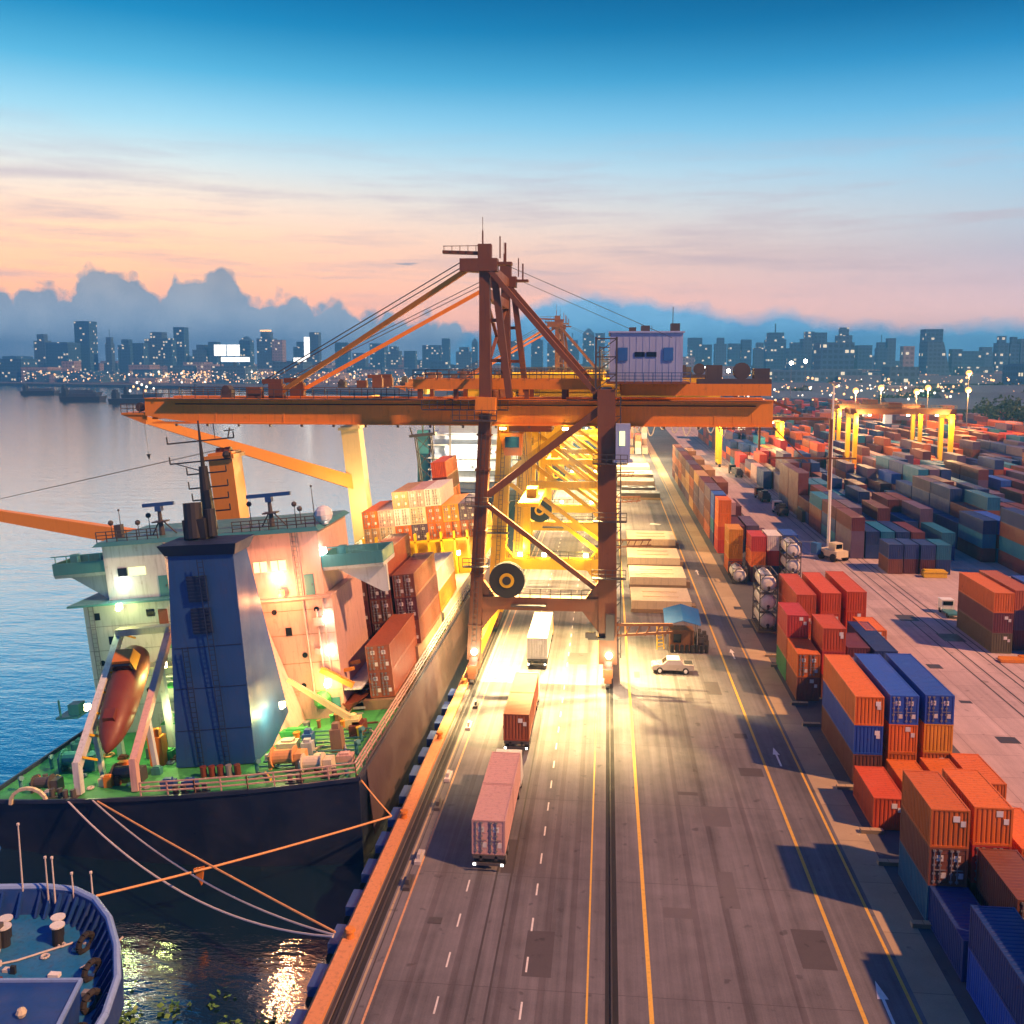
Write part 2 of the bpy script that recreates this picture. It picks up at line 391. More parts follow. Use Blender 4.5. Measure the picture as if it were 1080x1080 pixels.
# darker bitumen bands and patches in the road
def patch(name, x0, x1, y0, y1, mat, z=Z1): struct(name, MB().quad((x0, y0, z), (x1, y0, z), (x1, y1, z), (x0, y1, z)), mat)
for i, (x, y, w, l) in enumerate(((39.2, 116, 1.6, 1.6), (38.6, 104, 1.2, 0.8), (38.4, 93, 1.9, 1.6), (42.3, 138, 2.6, 3.2), (45.0, 128, 2.8, 3.6), (36.6, 152, 1.6, 2.0), (-11.4, 58, 0.9, 0.7), (24, 171, 3, 2), (19.3, 132, 1.2, 1.6), (19.4, 142, 1.2, 1.6))):
    mb = MB().box(x, x+w, y, y+l, 0.006, 0.03)
    tag(mb.build('drain_cover', 'dark_steel'), ['dark square cover beside the orange container stacks on the pink lane', 'small dark cover on pink lane beside blue topped stack', 'larger dark cover on the pink lane nearest the camera',
        'blue grey metal plate on the yard lane', 'second blue grey plate on yard lane nearer the three tier stack', 'small dark cover on lane beside the tank containers', 'small dark cover beside truck lane dashes on quay',
        'dark plate between the stacks near tank containers', 'small square cover on strip beside the tall tank stack', 'small square cover on strip beyond the tall tank stack'][i], 'drain cover', 'covers set into the paving')

pr = random.Random(5)
asphalt('patch_dark', (0.088, 0.080, 0.088), (0.6, 1.3), 0.7, False); asphalt('patch_pale', (0.128, 0.12, 0.13), (0.7, 1.2), 0.7, False); asphalt('tyre_mark', (0.085, 0.078, 0.085), (0.5, 1.9), 0.6, True)
for i in range(15):
    x = pr.choice([pr.uniform(-12, -1.5), pr.uniform(1.5, 13.5), pr.uniform(3.5, 13.5)]); y = pr.uniform(46, 135); w_ = pr.uniform(.5, 2.6); l_ = pr.uniform(.6, 5)
    patch('road_patch', x, min(x+w_, 14.3), y, y+l_, pr.choice(['patch_dark', 'patch_dark', 'patch_pale']), 0.0055+.0001*i)
for x in (-11.6, -9.0, -6.1, -3.7, -2.1, 6.0, 8.1, 11.2): # worn wheel tracks
    patch('tyre_track', x, x+.42, pr.uniform(-20, 45), pr.uniform(170, 260), 'tyre_mark', .0049)
for k in range(9): # slab joints across the apron
    patch('slab_joint', -12.9, 14.5, 52+k*12.3, 52.05+k*12.3, 'patch_dark', .0052)
# ------------------------------------------------------------------ containers
CW, CH = 2.44, 2.59
def wave_panel(mb, p0, du, dv, dn, L, Hh, period=0.29, depth=0.04):
    """Corrugated sheet: runs along du for L, up dv for Hh, ribs stand out along dn."""
    p0, du, dv, dn = map(Vector, (p0, du, dv, dn)); n = max(2, int(round(L/period))); per = L/n; pts = []
    for i in range(n):
        for t, d in ((0, 0), (0.25, 0), (0.38, 1), (0.87, 1)): pts.append((per*(i+t), d))
    pts.append((L, 0)); b = len(mb.v)
    for s, d in pts:
        q = p0+du*s+dn*(d*depth); mb.v.append(tuple(q)); mb.v.append(tuple(q+dv*Hh))
    for i in range(len(pts)-1):
        mb.f.append((b+2*i, b+2*i+2, b+2*i+3, b+2*i+1)); mb.m.append(0)
_cm = {}
def container_mesh(L, colr, doors):
    key = (L, colr, doors)
    if key in _cm: return _cm[key]
    mb = MB(); w = CW/2; e = 0.07
    for x in (-w, w-0.14):
        for y in (0, L-0.16): mb.box(x, x+0.14, y, y+0.16, 0, CH)
    for z0, z1 in ((0.0, 0.15), (CH-0.11, CH-0.005)):
        for x in (-w+0.003, w-0.103): mb.box(x, x+0.1, 0.16, L-0.16, z0, z1)
        for y in (0.003, L-0.123): mb.box(-w+0.14, w-0.14, y, y+0.12, z0, z1)
    for x in (-w-0.004, w-0.174):
        for y in (-0.004, L-0.176):
            for z in (0, CH-0.12): mb.box(x, x+0.178, y, y+0.18, z-0.001, z+0.124)
    wave_panel(mb, (-w+e, 0.16, 0.15), (0, 1, 0), (0, 0, 1), (-1, 0, 0), L-0.32, CH-0.26)
    wave_panel(mb, (w-e, 0.16, 0.15), (0, 1, 0), (0, 0, 1), (1, 0, 0), L-0.32, CH-0.26)
    wave_panel(mb, (-w+0.14, L-e, 0.15), (1, 0, 0), (0, 0, 1), (0, 1, 0), CW-0.28, CH-0.26)
    if not doors: wave_panel(mb, (-w+0.14, e, 0.15), (1, 0, 0), (0, 0, 1), (0, -1, 0), CW-0.28, CH-0.26)
    else: mb.quad((-w+0.14, 0.10, 0.15), (w-0.14, 0.10, 0.15), (w-0.14, 0.10, CH-0.11), (-w+0.14, 0.10, CH-0.11))
    wave_panel(mb, (-w+0.1, 0.12, CH-0.05), (0, 1, 0), (1, 0, 0), (0, 0, 1), L-0.24, CW-0.2, 0.36, 0.022)
    mb.quad((-w+.1, .1, .1), (w-.1, .1, .1), (w-.1, L-.1, .1), (-w+.1, L-.1, .1))
    me = mb.mesh('shipping_container', 'box_'+colr); _cm[key] = me
    return me
_dm = {}
def door_meshes(colr):
    if colr in _dm: return _dm[colr]
    mb = MB().box(-0.53, 0.53, -0.03, 0.03, 0, 2.3)
    for z in (0.28, 0.86, 1.44, 2.0): mb.box(-0.5, 0.5, -0.045, -0.03, z, z+0.05)
    d = mb.mesh('door', 'box_'+colr)
    r = []
    for x in (-0.36, 0.02):
        rb = MB(); rb.tube((x, -0.085, 0.0), (x, -0.085, 2.3), 0.035, n=6)
        for z in (0.08, 0.62, 1.2, 1.7, 2.18): rb.box(x-0.10, x+0.10, -0.11, -0.045, z, z+0.12)
        rb.box(x-0.02, x+0.34, -0.13, -0.10, 0.92, 0.98); r.append(rb.mesh('lock_rod', 'grey_steel'))
    p = [MB().box(-0.2, 0.22, -0.052, -0.031, 1.52, 1.92).mesh('placard', 'line_white'), MB().box(0.1, 0.42, -0.052, -0.031, 0.36, 0.74).mesh('placard', 'line_white')]
    _dm[colr] = (d, r, p)
    return _dm[colr]
N_CONT = [0]
def container(x, y, z, L, colr, label, group, doors=False, rot=(0, 0, 0), cat='container'):
    """x: left side, y: near end, z: underside."""
    c = math.cos(rot[1]); s = math.sin(rot[1])
    o = link('shipping_container', container_mesh(L, colr, doors), None, (x, y, z), rot)
    if rot == (0, 0, 0): o.location = (x+CW/2, y, z)
    tag(o, label, cat, group); N_CONT[0] += 1
    if doors:
        d, r, p = door_meshes(colr)
        for sx in (-0.545, 0.545):
            dd = link('door', d, o, (sx, 0.06, 0.16))
            link('lock_rod', r[0], dd); link('lock_rod', r[1], dd)
            for q in p: link('placard', q, dd)
    elif y < 128 and (int(x*7+y*3+z*5) % 3):
        for q, (dx, dz) in zip(door_meshes(colr)[2], ((.72-.35*(int(y) % 2), .45-.2*(int(x) % 2)), (.55, 1.1))): link('placard', q, o, (dx, .055, dz-.0))
    return o
L20, L40 = 6.06, 12.19
TIER = ['bottom', 'second', 'third', 'fourth', 'fifth']
GN = 'containers stacked along the quay road'
TH = CH+0.02
def stack(x, y, L, spec, where, group=GN, z0=0.06):
    n = len(spec)
    for i, s in enumerate(spec):
        door = s.endswith('*'); k = s.rstrip('*')
        if k == '-': continue
        pos = 'alone on the ground' if n == 1 else ('topmost' if i == n-1 else TIER[i]+' tier')
        size = 'short' if L < 8 else 'long'
        container(x, y, z0+i*TH, L, k, f'{size} {CNAME[k]} container, {pos}, {where}', group, door)

def sill(x, y, L, n):  # concrete bearers the stacks rest on
    pass

# stacks beside the quay road, nearest first
stack(21.35, 42.4, L40, ['blue', 'navy'], 'in nearest stack at the bottom edge')
stack(24.4, 42.0, L40, ['rust', 'brown', 'purple'], 'right of nearest navy stack')
stack(21.3, 55.2, L20, ['navy'], 'behind the nearest navy stack')
stack(24.3, 55.4, L20, ['maroon', 'brown*'], 'right of single navy container')
stack(27.3, 55.0, L20, ['brown', 'purple*'], 'beside the lane below orange roof')
stack(21.2, 61.2, L20, ['teal', 'brown*', 'orange'], 'in stack casting shadow over the road')
stack(24.1, 61.8, L20, ['brown', 'red*', 'orange'], 'second stack from road above the brown doors')
stack(27.1, 61.6, L20, ['brown*', 'orange*'], 'third stack from road, beside the lane')
stack(24.1, 69.2, L20, ['purple'], 'behind second orange topped stack')
stack(21.2, 73.9, L20, ['vermilion'], 'before the tall orange stack')
stack(24.3, 75.6, L20, ['orange'], 'right of the single red container')
stack(27.3, 76.2, L20, ['orange'], 'in front of the amber and blue stack')
stack(30.2, 77.5, L20, ['orange'], 'at the edge of the pink lane')
stack(21.75, 82.4, L40, ['brown', 'blue', 'orange'], 'in orange topped stack by the road')
stack(24.85, 83.0, L40, ['orange', 'orange', 'blue*'], 'in left one of two blue topped stacks')
stack(27.95, 83.4, L40, ['orange', 'amber', 'blue*'], 'in right one of two blue topped stacks')
stack(24.6, 96.4, L20, ['navy', 'purple'], 'behind left blue topped stack')
stack(20.9, 103.0, L20, ['brown', 'orange*'], 'in stack before the green bottom container')
stack(20.9, 109.4, L20, ['green', 'rust', 'red'], 'in stack with slanting red top container')
stack(23.8, 104.2, L20, ['brown', 'red', 'vermilion'], 'beside the green bottomed stack')
stack(26.9, 106.0, L20, ['maroon', 'maroon'], 'right of the bright red stack')
stack(29.6, 105.0, L40, ['maroon', 'navy'], 'beside the lane behind blue topped stacks')
stack(23.9, 119.6, L40, ['orange', 'vermilion', 'vermilion'], 'in left of three matching red stacks')
stack(27.2, 120.8, L40, ['orange', 'vermilion', 'vermilion'], 'in middle of three matching red stacks')
stack(30.6, 121.8, L40, ['orange', 'vermilion', 'vermilion'], 'in right of three matching red stacks')
stack(30.8, 113.4, L20, ['pink', 'orange'], 'in front of right matching red stack')
stack(21.5, 167.0, L20, ['orange', 'amber', 'amber'], 'behind the single tank container')
stack(24.4, 160.5, L20, ['maroon', 'orange', 'red'], 'second from road behind tank containers')
stack(27.2, 161.5, L20, ['navy', 'red', 'white'], 'third from road behind tank containers')
stack(30.0, 162.5, L20, ['navy', 'blue', 'blue'], 'beside the tank containers near lane')
stack(27.2, 168.6, L40, ['navy', 'amber'], 'low stack behind the blue and white ones')
stack(30.4, 170.0, L40, ['grey'], 'low at lane behind blue stack')
stack(21.7, 185.0, L20, ['red', 'vermilion', 'orange', 'orange'], 'in tall bright orange stack')
stack(24.5, 186.0, L40, ['navy', 'maroon'], 'behind the low amber container')
stack(27.4, 187.0, L40, ['blue', 'purple'], 'third column beside tall orange stack')
stack(30.4, 188.0, L40, ['maroon'], 'at lane beside tall orange stack')
stack(21.7, 193.0, L20, ['navy', 'teal', 'blue', 'blue'], 'right behind the tall orange stack')
yy = 200.2
for i in range(9):
    w = ['first', 'second', 'third', 'fourth', 'fifth', 'sixth', 'seventh', 'eighth', 'ninth'][i]
    cs = [rnd.choice(['purple', 'brown', 'rust', 'maroon', 'tan', 'purple']) for _ in range(4)]
    stack(21.7, yy, L40, cs, f'{w} bay beyond the tall orange stack')
    stack(24.6, yy+rnd.uniform(0, .6), L40, [rnd.choice(['purple', 'maroon', 'pink', 'brown', 'tan']) for _ in range(4)][:3+(i % 2)], f'second row, {w} bay beyond tall orange stack')
    if i < 4: stack(27.6, yy+rnd.uniform(0, .8), L40, [rnd.choice(['maroon', 'navy', 'pink', 'orange', 'purple']) for _ in range(1+(i*7 % 3) % 2)], f'third row, {w} bay beyond tall orange stack')
    yy += 12.9

# right side of the lane
stack(49.0, 123.0, L40, ['olive', 'maroon', 'orange'], 'in stack with orange top right of lane')
stack(52.2, 124.6, L40, ['maroon', 'purple', 'rust'], 'right of orange topped stack beyond the lane')
stack(55.3, 121.6, L40, ['navy', 'maroon', 'blue'], 'third stack right of lane, cut by frame')
stack(58.4, 123.6, L40, ['navy', 'purple', 'maroon'], 'fourth stack right of lane, at right edge')
for i in range(4):
    stack(49.4+2.72*i, 169.4+(i % 2)*0.3, L20, [['brown', 'navy'], ['maroon', 'navy'], ['maroon', 'navy'], ['navy', 'teal']][i], ['leftmost', 'second from left', 'third from left', 'rightmost'][i]+' of four blue topped side by side')
container(45.4, 224, 0.06, L20, 'olive', 'short grey green container alone on the yard lane by dark trailers', 'containers in the far yard')

# the big yard: columns run away from the camera
YC = ['navy', 'navy', 'teal', 'maroon', 'maroon', 'brown', 'navy', 'purple', 'navy', 'teal', 'purple', 'maroon', 'navy', 'blue', 'maroon', 'teal']  # dark blue mix of boxes, the yard's blue shade put into their colours
YF = ['orange', 'rust', 'vermilion', 'brown', 'navy', 'maroon', 'pink', 'red', 'purple', 'orange', 'teal']  # far mix leans orange, lamplight put into the box colours
groups = [(46.2, 6), (69.5, 6), (92.5, 6), (115.5, 6), (138.5, 6), (161.5, 6), (184.5, 6), (207.5, 6), (230.5, 6), (253.5, 6)]
cells = {}
for gi, (gx, nc) in enumerate(groups):
    h0 = 2.6
    for c in range(nc+1):
        for bay in range(0, 24):
            y0 = 182.5+12.75*bay + (0 if gi == 0 else (-14 if gi == 1 else -26))
            x = gx+2.75*c
            n = max(0, min(4, int(round(2.5+1.3*math.sin(bay*0.9+gi*2.1)*math.cos(c*0.7+bay*0.5)+rnd.uniform(-1.0, 1.2)))))
            if gi == 0 and bay == 0 and c in (1, 2, 3, 4): n = 2
            if rnd.random() < 0.06: n = 0
            pal = YC if (bay < 9 or rnd.random() < 0.3) else YF
            if gi >= 3 and bay < 14: pal = YC+['orange', 'rust', 'teal']
            base = rnd.choice(pal)
            cells[(gi, c, bay)] = (x, y0, [base if rnd.random() < 0.45 else rnd.choice(pal) for _ in range(n)])
ORD = ['first', 'second', 'third', 'fourth', 'fifth', 'sixth', 'seventh', 'eighth', 'ninth', 'tenth', 'eleventh', 'twelfth']
cand = []
for (gi, c, bay), (x, y0, cs) in cells.items():
    front = len(cells.get((gi, c, bay-1), (0, 0, []))[2]); left = len(cells.get((gi, c-1, bay), (0, 0, []))[2]) if c else 0
    for i, k in enumerate(cs):
        top = i == len(cs)-1
        if not (top or i >= front or i >= left): continue
        px = 640+1000*x/y0
        if px > 1120: continue
        area = (12.2*(36.5-i*2.6)/y0**2 if top else 0)+(2.6*2.44/y0**1.0/8 if i >= front else 0)/y0+(12.2*x/y0**2*2.6/y0*6 if i >= left else 0)
        cand.append((area, gi, c, bay, i))
cand.sort(reverse=True)
room = 296-N_CONT[0]-50
chosen = set(t[1:] for t in cand[:max(0, room)])
print('containers before yard', N_CONT[0], 'candidates', len(cand), 'individual', len(chosen))
stuffmb = MB(); pals = sorted(CC)
for (gi, c, bay), (x, y0, cs) in cells.items():
    for i, k in enumerate(cs):
        if (gi, c, bay, i) in chosen:
            top = i == len(cs)-1
            pos = 'topmost' if top else TIER[i]+' tier'
            container(x, y0, 0.06+i*TH, L40, k, f'{CNAME[k]} container, {pos}, {ORD[c]} column of {ORD[gi]} yard block, {ORD[bay] if bay < 12 else "far"} bay back', 'containers in the far yard')
        else:
            z = 0.06+i*TH
            stuffmb.box(x, x+CW, y0, y0+L40, z, z+CH, pals.index(k))
for bay in range(22):          # more rows far beyond the yard gantry
    for c in range(10):
        for i in range(rnd.randint(1, 4)):
            z = 0.06+i*TH; x = 58+c*26+rnd.uniform(0, 8); y0 = 500+bay*14
            stuffmb.box(x, x+2.44*rnd.randint(1, 5), y0, y0+L40, z, z+CH, pals.index(rnd.choice(YF)))
tag(stuffmb.build('distant_containers', ['box_'+p for p in pals]), 'mass of stacked containers filling the far end of the yard', 'containers', None, 'stuff')

# tank containers
def tank_container(x, y, z, label, proto=[]):
    if not proto:
        t = thing('tank_container', label, 'tank container', (0, 0, 0), group='tank containers by the quay road')
        f = MB(); w = CW/2; L = L20
        for sx in (-w+0.06, w-0.06):
            for y0 in (0.06, L-0.06): f.bar((sx, y0, 0), (sx, y0, CH), 0.13)
            for z0 in (0.08, CH-0.07): f.bar((sx, 0.12, z0), (sx, L-0.12, z0), 0.12)
        for y0 in (0.06, L-0.06):
            for z0 in (0.08, CH-0.07): f.bar((-w+0.12, y0, z0), (w-0.12, y0, z0), 0.12)
            for a in ((-1, 1), (1, 1)):
                f.bar((-w+0.1 if a[0] < 0 else w-0.1, y0, 0.8), (-w+0.75 if a[0] < 0 else w-0.75, y0, 0.1), 0.09)
                f.bar((-w+0.1 if a[0] < 0 else w-0.1, y0, CH-0.8), (-w+0.75 if a[0] < 0 else w-0.75, y0, CH-0.1), 0.09)
        f.build('frame', 'dark_steel', t)
        rings = []; n = 20
        for yy, r in ((0.16, 0.3), (0.22, 0.75), (0.38, 1.02), (0.6, 1.1), (L-0.6, 1.1), (L-0.38, 1.02), (L-0.22, 0.75), (L-0.16, 0.3)):
            rings.append([(r*math.cos(2*math.pi*i/n), yy, 1.3+r*math.sin(2*math.pi*i/n)) for i in range(n)])
        mb = MB().loft(rings); mb.sm = True; mb.build('tank', 'tank_white', t)
        MB().tube((0, 0.10, 0.75), (0, 0.18, 0.75), 0.22, n=10).box(-0.15, 0.15, 0.05, 0.16, 0.3, 0.55).build('valve', 'dark_steel', t)
        MB().tube((0, L/2, 2.38), (0, L/2, 2.52), 0.28, n=12).build('manway', 'grey_steel', t)
        MB().box(-0.25, 0.25, 0.4, L-0.4, 2.42, 2.46).build('walkway', 'grey_steel', t)
        proto.append(t); o = t
    else: o = copy_tree(proto[0]); o['label'] = label
    o.location = (x+CW/2, y, z)
    return o
for i in range(3): tank_container(21.0, 129.6, 0.3+i*TH, f'white tank container, {["bottom one of the three", "middle one of the three", "topmost of the three"][i]} in tall tank stack')
tank_container(21.2, 158.8, 0.06, 'white tank container alone on the ground below red containers')
for i in range(3): tank_container(29.2, 155.4, 0.06+i*TH, f'white tank container, {["bottom", "middle", "topmost"][i]} of tank stack beside the lane')
mb = MB().box(-1.4, 1.4, -0.2, 6.4, 0.0, 0.24)
tag(mb.build('loading_pallet', 'hatch_side', None, (22.2, 129.6, 0.03)), 'low steel base under the tall stack of tanks', 'pallet')

# concrete bearers sticking out beside the stacks
for i, y in enumerate((60.6, 68.4, 73.2, 81.0, 95.5, 101.5, 114.6, 118.6)):
    tag(MB().box(-0.75, 1.0, 0, 0.5, 0, 0.30).build('concrete_bearer', 'strip_concrete', None, (20.9, y, 0.0)), f'pale concrete bearer poking out between stacks, {ORD[i]} from the camera', 'bearer', 'bearers along the container stacks')

# ------------------------------------------------------------------ trucks
def truck(x, y, loads, label, cab='cab_white'):
    """Terminal tractor pulling a skeletal trailer; (x, y) rear centre, driving away."""
    t = thing('container_truck', label, 'truck', (x, y, 0), group='container trucks on the quay')
    f = MB()
    for sx in (-0.55, 0.55): f.box(sx-0.09, sx+0.09, 0.1, 12.3, 0.85, 1.2)
    for yy in (0.1, 3.0, 6.1, 9.2, 12.0): f.box(-1.15, 1.15, yy, yy+0.2, 1.0, 1.24)
    f.box(-1.15, 1.15, -0.06, 0.06, 0.55, 0.75)
    f.build('trailer', 'dark_steel', t)
    for yy in (1.4, 2.7, 11.9):
        for sx in (-0.95, 0.95):
            w = MB().tube((sx-0.2, yy, 0.5), (sx+0.2, yy, 0.5), 0.5, n=14).build('wheel', 'black_rubber', t)
            MB().tube((sx-0.215, yy, 0.5), (sx+0.215, yy, 0.5), 0.24, n=10).build('rim', 'grey_steel', w)
    c = MB(); c.hexa([(-1.2, 12.9, 0.6), (1.2, 12.9, 0.6), (1.2, 15.2, 0.6), (-1.2, 15.2, 0.6)], [(-1.1, 12.9, 3.1), (1.1, 12.9, 3.1), (1.1, 14.8, 3.1), (-1.1, 14.8, 3.1)])
    c.build('cab', cab, t)
    MB().hexa([(-0.95, 15.11, 1.9), (0.95, 15.11, 1.9), (0.95, 15.16, 1.9), (-0.95, 15.16, 1.9)], [(-0.9, 14.93, 2.9), (0.9, 14.93, 2.9), (0.9, 14.98, 2.9), (-0.9, 14.98, 2.9)]).build('windscreen', 'dark_glass', t)
    for yy in (14.2,):
        for sx in (-0.98, 0.98): MB().tube((sx-0.2, yy, 0.5), (sx+0.2, yy, 0.5), 0.5, n=14).build('wheel', 'black_rubber', t)
    for sx in (-1.0, 1.0):
        MB().box(sx-0.09, sx+0.09, -0.11, -0.06, 0.58, 0.72).build('tail_lamp', 'tail_white', t)
    return t
truck(-8.2, 64.6, None, 'truck carrying two pale pink containers, nearest the camera')
container(-9.42, 64.8, 1.26, L20, 'pink', 'pale pink short container on rear of the nearest truck', 'containers on trucks', True)
container(-9.42, 70.95, 1.26, L20, 'pink', 'pale pink short container on front of the nearest truck', 'containers on trucks')
truck(-8.2, 85.6, None, 'truck carrying two rusty red containers, behind the pink load')
container(-9.42, 85.8, 1.26, L20, 'rust', 'rusty red short container on rear of the middle truck', 'containers on trucks')
container(-9.42, 91.95, 1.26, L20, 'rust', 'rusty red short container on front of the middle truck', 'containers on trucks')
truck(-8.1, 110.8, None, 'truck carrying one long white container under the crane', 'signal_yellow')
container(-9.3, 111.0, 1.26, L40, 'white', 'long white container on truck passing under the crane', 'containers on trucks')

# silver pickup (heads left)
t = thing('pickup_car', 'silver pickup with white roof parked on open asphalt near blue roofed shelter', 'car', (8.1, 111.6, 0), (0, 0, R(90)))
t.scale = (1.08, .96, 1.08)
def carsec(y, zs, w): return None
body = MB()
prof = [(-2.55, .45), (-2.6, .75), (-2.45, .98), (-1.3, 1.08), (-0.7, 1.55), (0.9, 1.6), (1.35, 1.12), (2.5, 1.1), (2.6, .8), (2.55, .45)]
rings = []
for x, k in ((-0.92, 0.96), (-0.85, 1.0), (0.85, 1.0), (0.92, 0.96)):
    rings.append([(x if z < 1.2 else x*0.86, -y*k, 0.42+(z-0.42)*(1 if abs(x) < .9 else .97)) for y, z in prof])
body.loft(rings); body.build('body', 'car_silver', t)
MB().hexa([(-.7, -0.85, 1.585), (.7, -0.85, 1.585), (.7, 0.7, 1.585), (-.7, 0.7, 1.585)], [(-.64, -0.78, 1.66), (.64, -0.78, 1.66), (.64, 0.62, 1.66), (-.64, 0.62, 1.66)]).build('roof', 'car_roof_white', t)
for sx in (-1, 1):
    MB().hexa([(sx*.86, -1.15, 1.14), (sx*.875, -1.15, 1.14), (sx*.875, -.1, 1.14), (sx*.86, -.1, 1.14)], [(sx*.78, -.9, 1.5), (sx*.80, -.9, 1.5), (sx*.80, -.1, 1.5), (sx*.78, -.1, 1.5)]).build('side_window', 'dark_glass', t)
    MB().hexa([(sx*.86, .0, 1.14), (sx*.875, .0, 1.14), (sx*.875, 1.0, 1.14), (sx*.86, 1.0, 1.14)], [(sx*.78, .0, 1.5), (sx*.80, .0, 1.5), (sx*.80, .62, 1.5), (sx*.78, .62, 1.5)]).build('side_window', 'dark_glass', t)
    for y in (-1.55, 1.6):
        w = MB().tube((sx*0.72, y, 0.38), (sx*0.96, y, 0.38), 0.38, n=16).build('wheel', 'black_rubber', t)
        MB().tube((sx*0.80, y, 0.38), (sx*0.975, y, 0.38), 0.22, n=12).build('rim', 'white_paint', w)
    MB().box(sx*.62-.16, sx*.62+.16, 2.5, 2.6, .68, .86).build('headlight', 'line_white', t)
MB().quad((-.7, 1.27, 1.13), (.7, 1.27, 1.13), (.64, .76, 1.52), (-.64, .76, 1.52)).build('windscreen', 'dark_glass', t)
MB().box(-.72, .72, -2.45, -1.4, 1.105, 1.13).build('load_bed', 'black_steel', t)

# blue roofed shelter with gear
t = thing('blue_roof_shelter', 'small open shelter with blue gabled roof on the quay asphalt', 'shelter', (9.9, 121.4, 0))
for sx in (-1.9, 1.9):
    for y in (-1.2, 1.6): MB().tube((sx, y, 0), (sx, y, 3.5), 0.07).build('post', 'grey_steel', t)
MB().hexa([(-2.3, -1.9, 3.5), (0, -2.0, 4.2), (2.3, -1.9, 3.5), (0, -2.0, 4.1)], [(-2.3, 2.3, 4.6), (0, 2.2, 5.3), (2.3, 2.3, 4.6), (0, 2.2, 5.2)]).build('roof', 'roof_blue', t)
MB().box(-1.5, 1.5, -0.9, 1.5, 0.0, 2.6).build('cabin', 'wood_brown', t)
MB().box(-1.1, -0.1, -0.96, -0.9, 1.0, 2.1).build('window', 'dark_glass', t)
for i in range(8):
    tag(MB().tube((0, 0, 0), (0, 0, 0.95), 0.24, n=10).tube((0, 0, 0.95), (0, 0, 1.0), 0.2, n=10).build('barrel', 'black_steel', None, (8.6+i*0.62, 119.4+0.1*(i % 2), 0.004)), f'black upright drum in row before blue roofed shelter, {ORD[i]} from left', 'barrel', 'drums by the blue roofed shelter')
for i, (x, y) in enumerate(((12.4, 121.2), (12.9, 122.4), (12.3, 123.4))):
    tag(MB().box(-.5, .5, -.4, .4, 0, .9).box(-.35, .35, -.5, .5, .9, 1.6).box(-.2, .2, -.2, .2, 1.6, 2.1).build('machine', 'dark_steel', None, (x, y, 0.004), (0, 0, .3*i)), f'dark machine right of the blue roofed shelter, {["nearest", "outermost", "hindmost"][i]}', 'machine', 'machines by the blue roofed shelter')
mb = MB()
for sx in (-.5, .5): mb.bar((sx, 0, 0), (sx*.7, 0.4, 3.0), 0.12)
for k in range(6): mb.bar((-.48+.02*k, .06*k, .4+.45*k), (.48-.02*k, .06*k, .4+.45*k), 0.09)
tag(mb.build('ladder', 'signal_yellow', None, (7.2, 120.6, 0.004), (0, 0, .4)), 'yellow step ladder left of blue roofed shelter', 'ladder')

# pale hatch covers lying on the quay
hp = None
for i, (x, y, w, l) in enumerate(((3.9, 138.6, 8.8, 8.6), (4.0, 154.4, 9.2, 9.0), (4.0, 170.4, 9.4, 9.4), (4.3, 189, 9.6, 9.8), (4.2, 258, 10.4, 5.5), (4.4, 270, 9.4, 4), (3.4, 285, 11.0, 9), (3.4, 303, 11.5, 12), (3.2, 325, 11.5, 14))):
    t = thing('hatch_cover', f'{"cream" if i not in (4, 5) else "dark"} steel hatch cover laid on the quay, {ORD[i]} from the blue roofed shelter', 'hatch cover', (x, y, 0.004), group='hatch covers laid on the quay')
    dk = i in (4, 5)
    MB().box(0, w, 0, l, 1.05, 1.85).box(0, w, 0, 0.18, 0.1, 1.05).box(0, w, l-0.18, l, 0.1, 1.05).build('panel', 'hatch_cream' if not dk else 'dark_steel', t)
    MB().box(0.3, w-0.3, 0.19, l-0.19, 0, 1.04).box(-0.1, w+0.1, -0.12, -0.02, 0.05, 0.6).build('side_frame', 'hatch_side', t)
    for q in (.3, .66): MB().box(w*0.2, w*0.8, l*q, l*(q+.04), 1.852, 1.95).build('stiffener', 'hatch_cream' if not dk else 'dark_steel', t)
    if i < 4:
        MB().box(w-1.2, w+0.7, 0.8, 2.6, 0.0, 1.0).build('end_block', 'hatch_side', t)

# ------------------------------------------------------------------ lamps (lights, several of them without a lamp head)
def point(loc, c, w, r=0.3, spot=None, aim=None, blend=0.6, name='lamp_light'):
    l = bpy.data.lights.new(name, 'SPOT' if spot else 'POINT'); l.energy = w; l.color = c; l.shadow_soft_size = r
    o = bpy.data.objects.new(name, l); col.objects.link(o); o.location = loc
    if spot:
        l.spot_size = R(spot); l.spot_blend = blend
        d = Vector(aim)-Vector(loc); o.rotation_euler = d.to_track_quat('-Z', 'Y').to_euler()
    return o

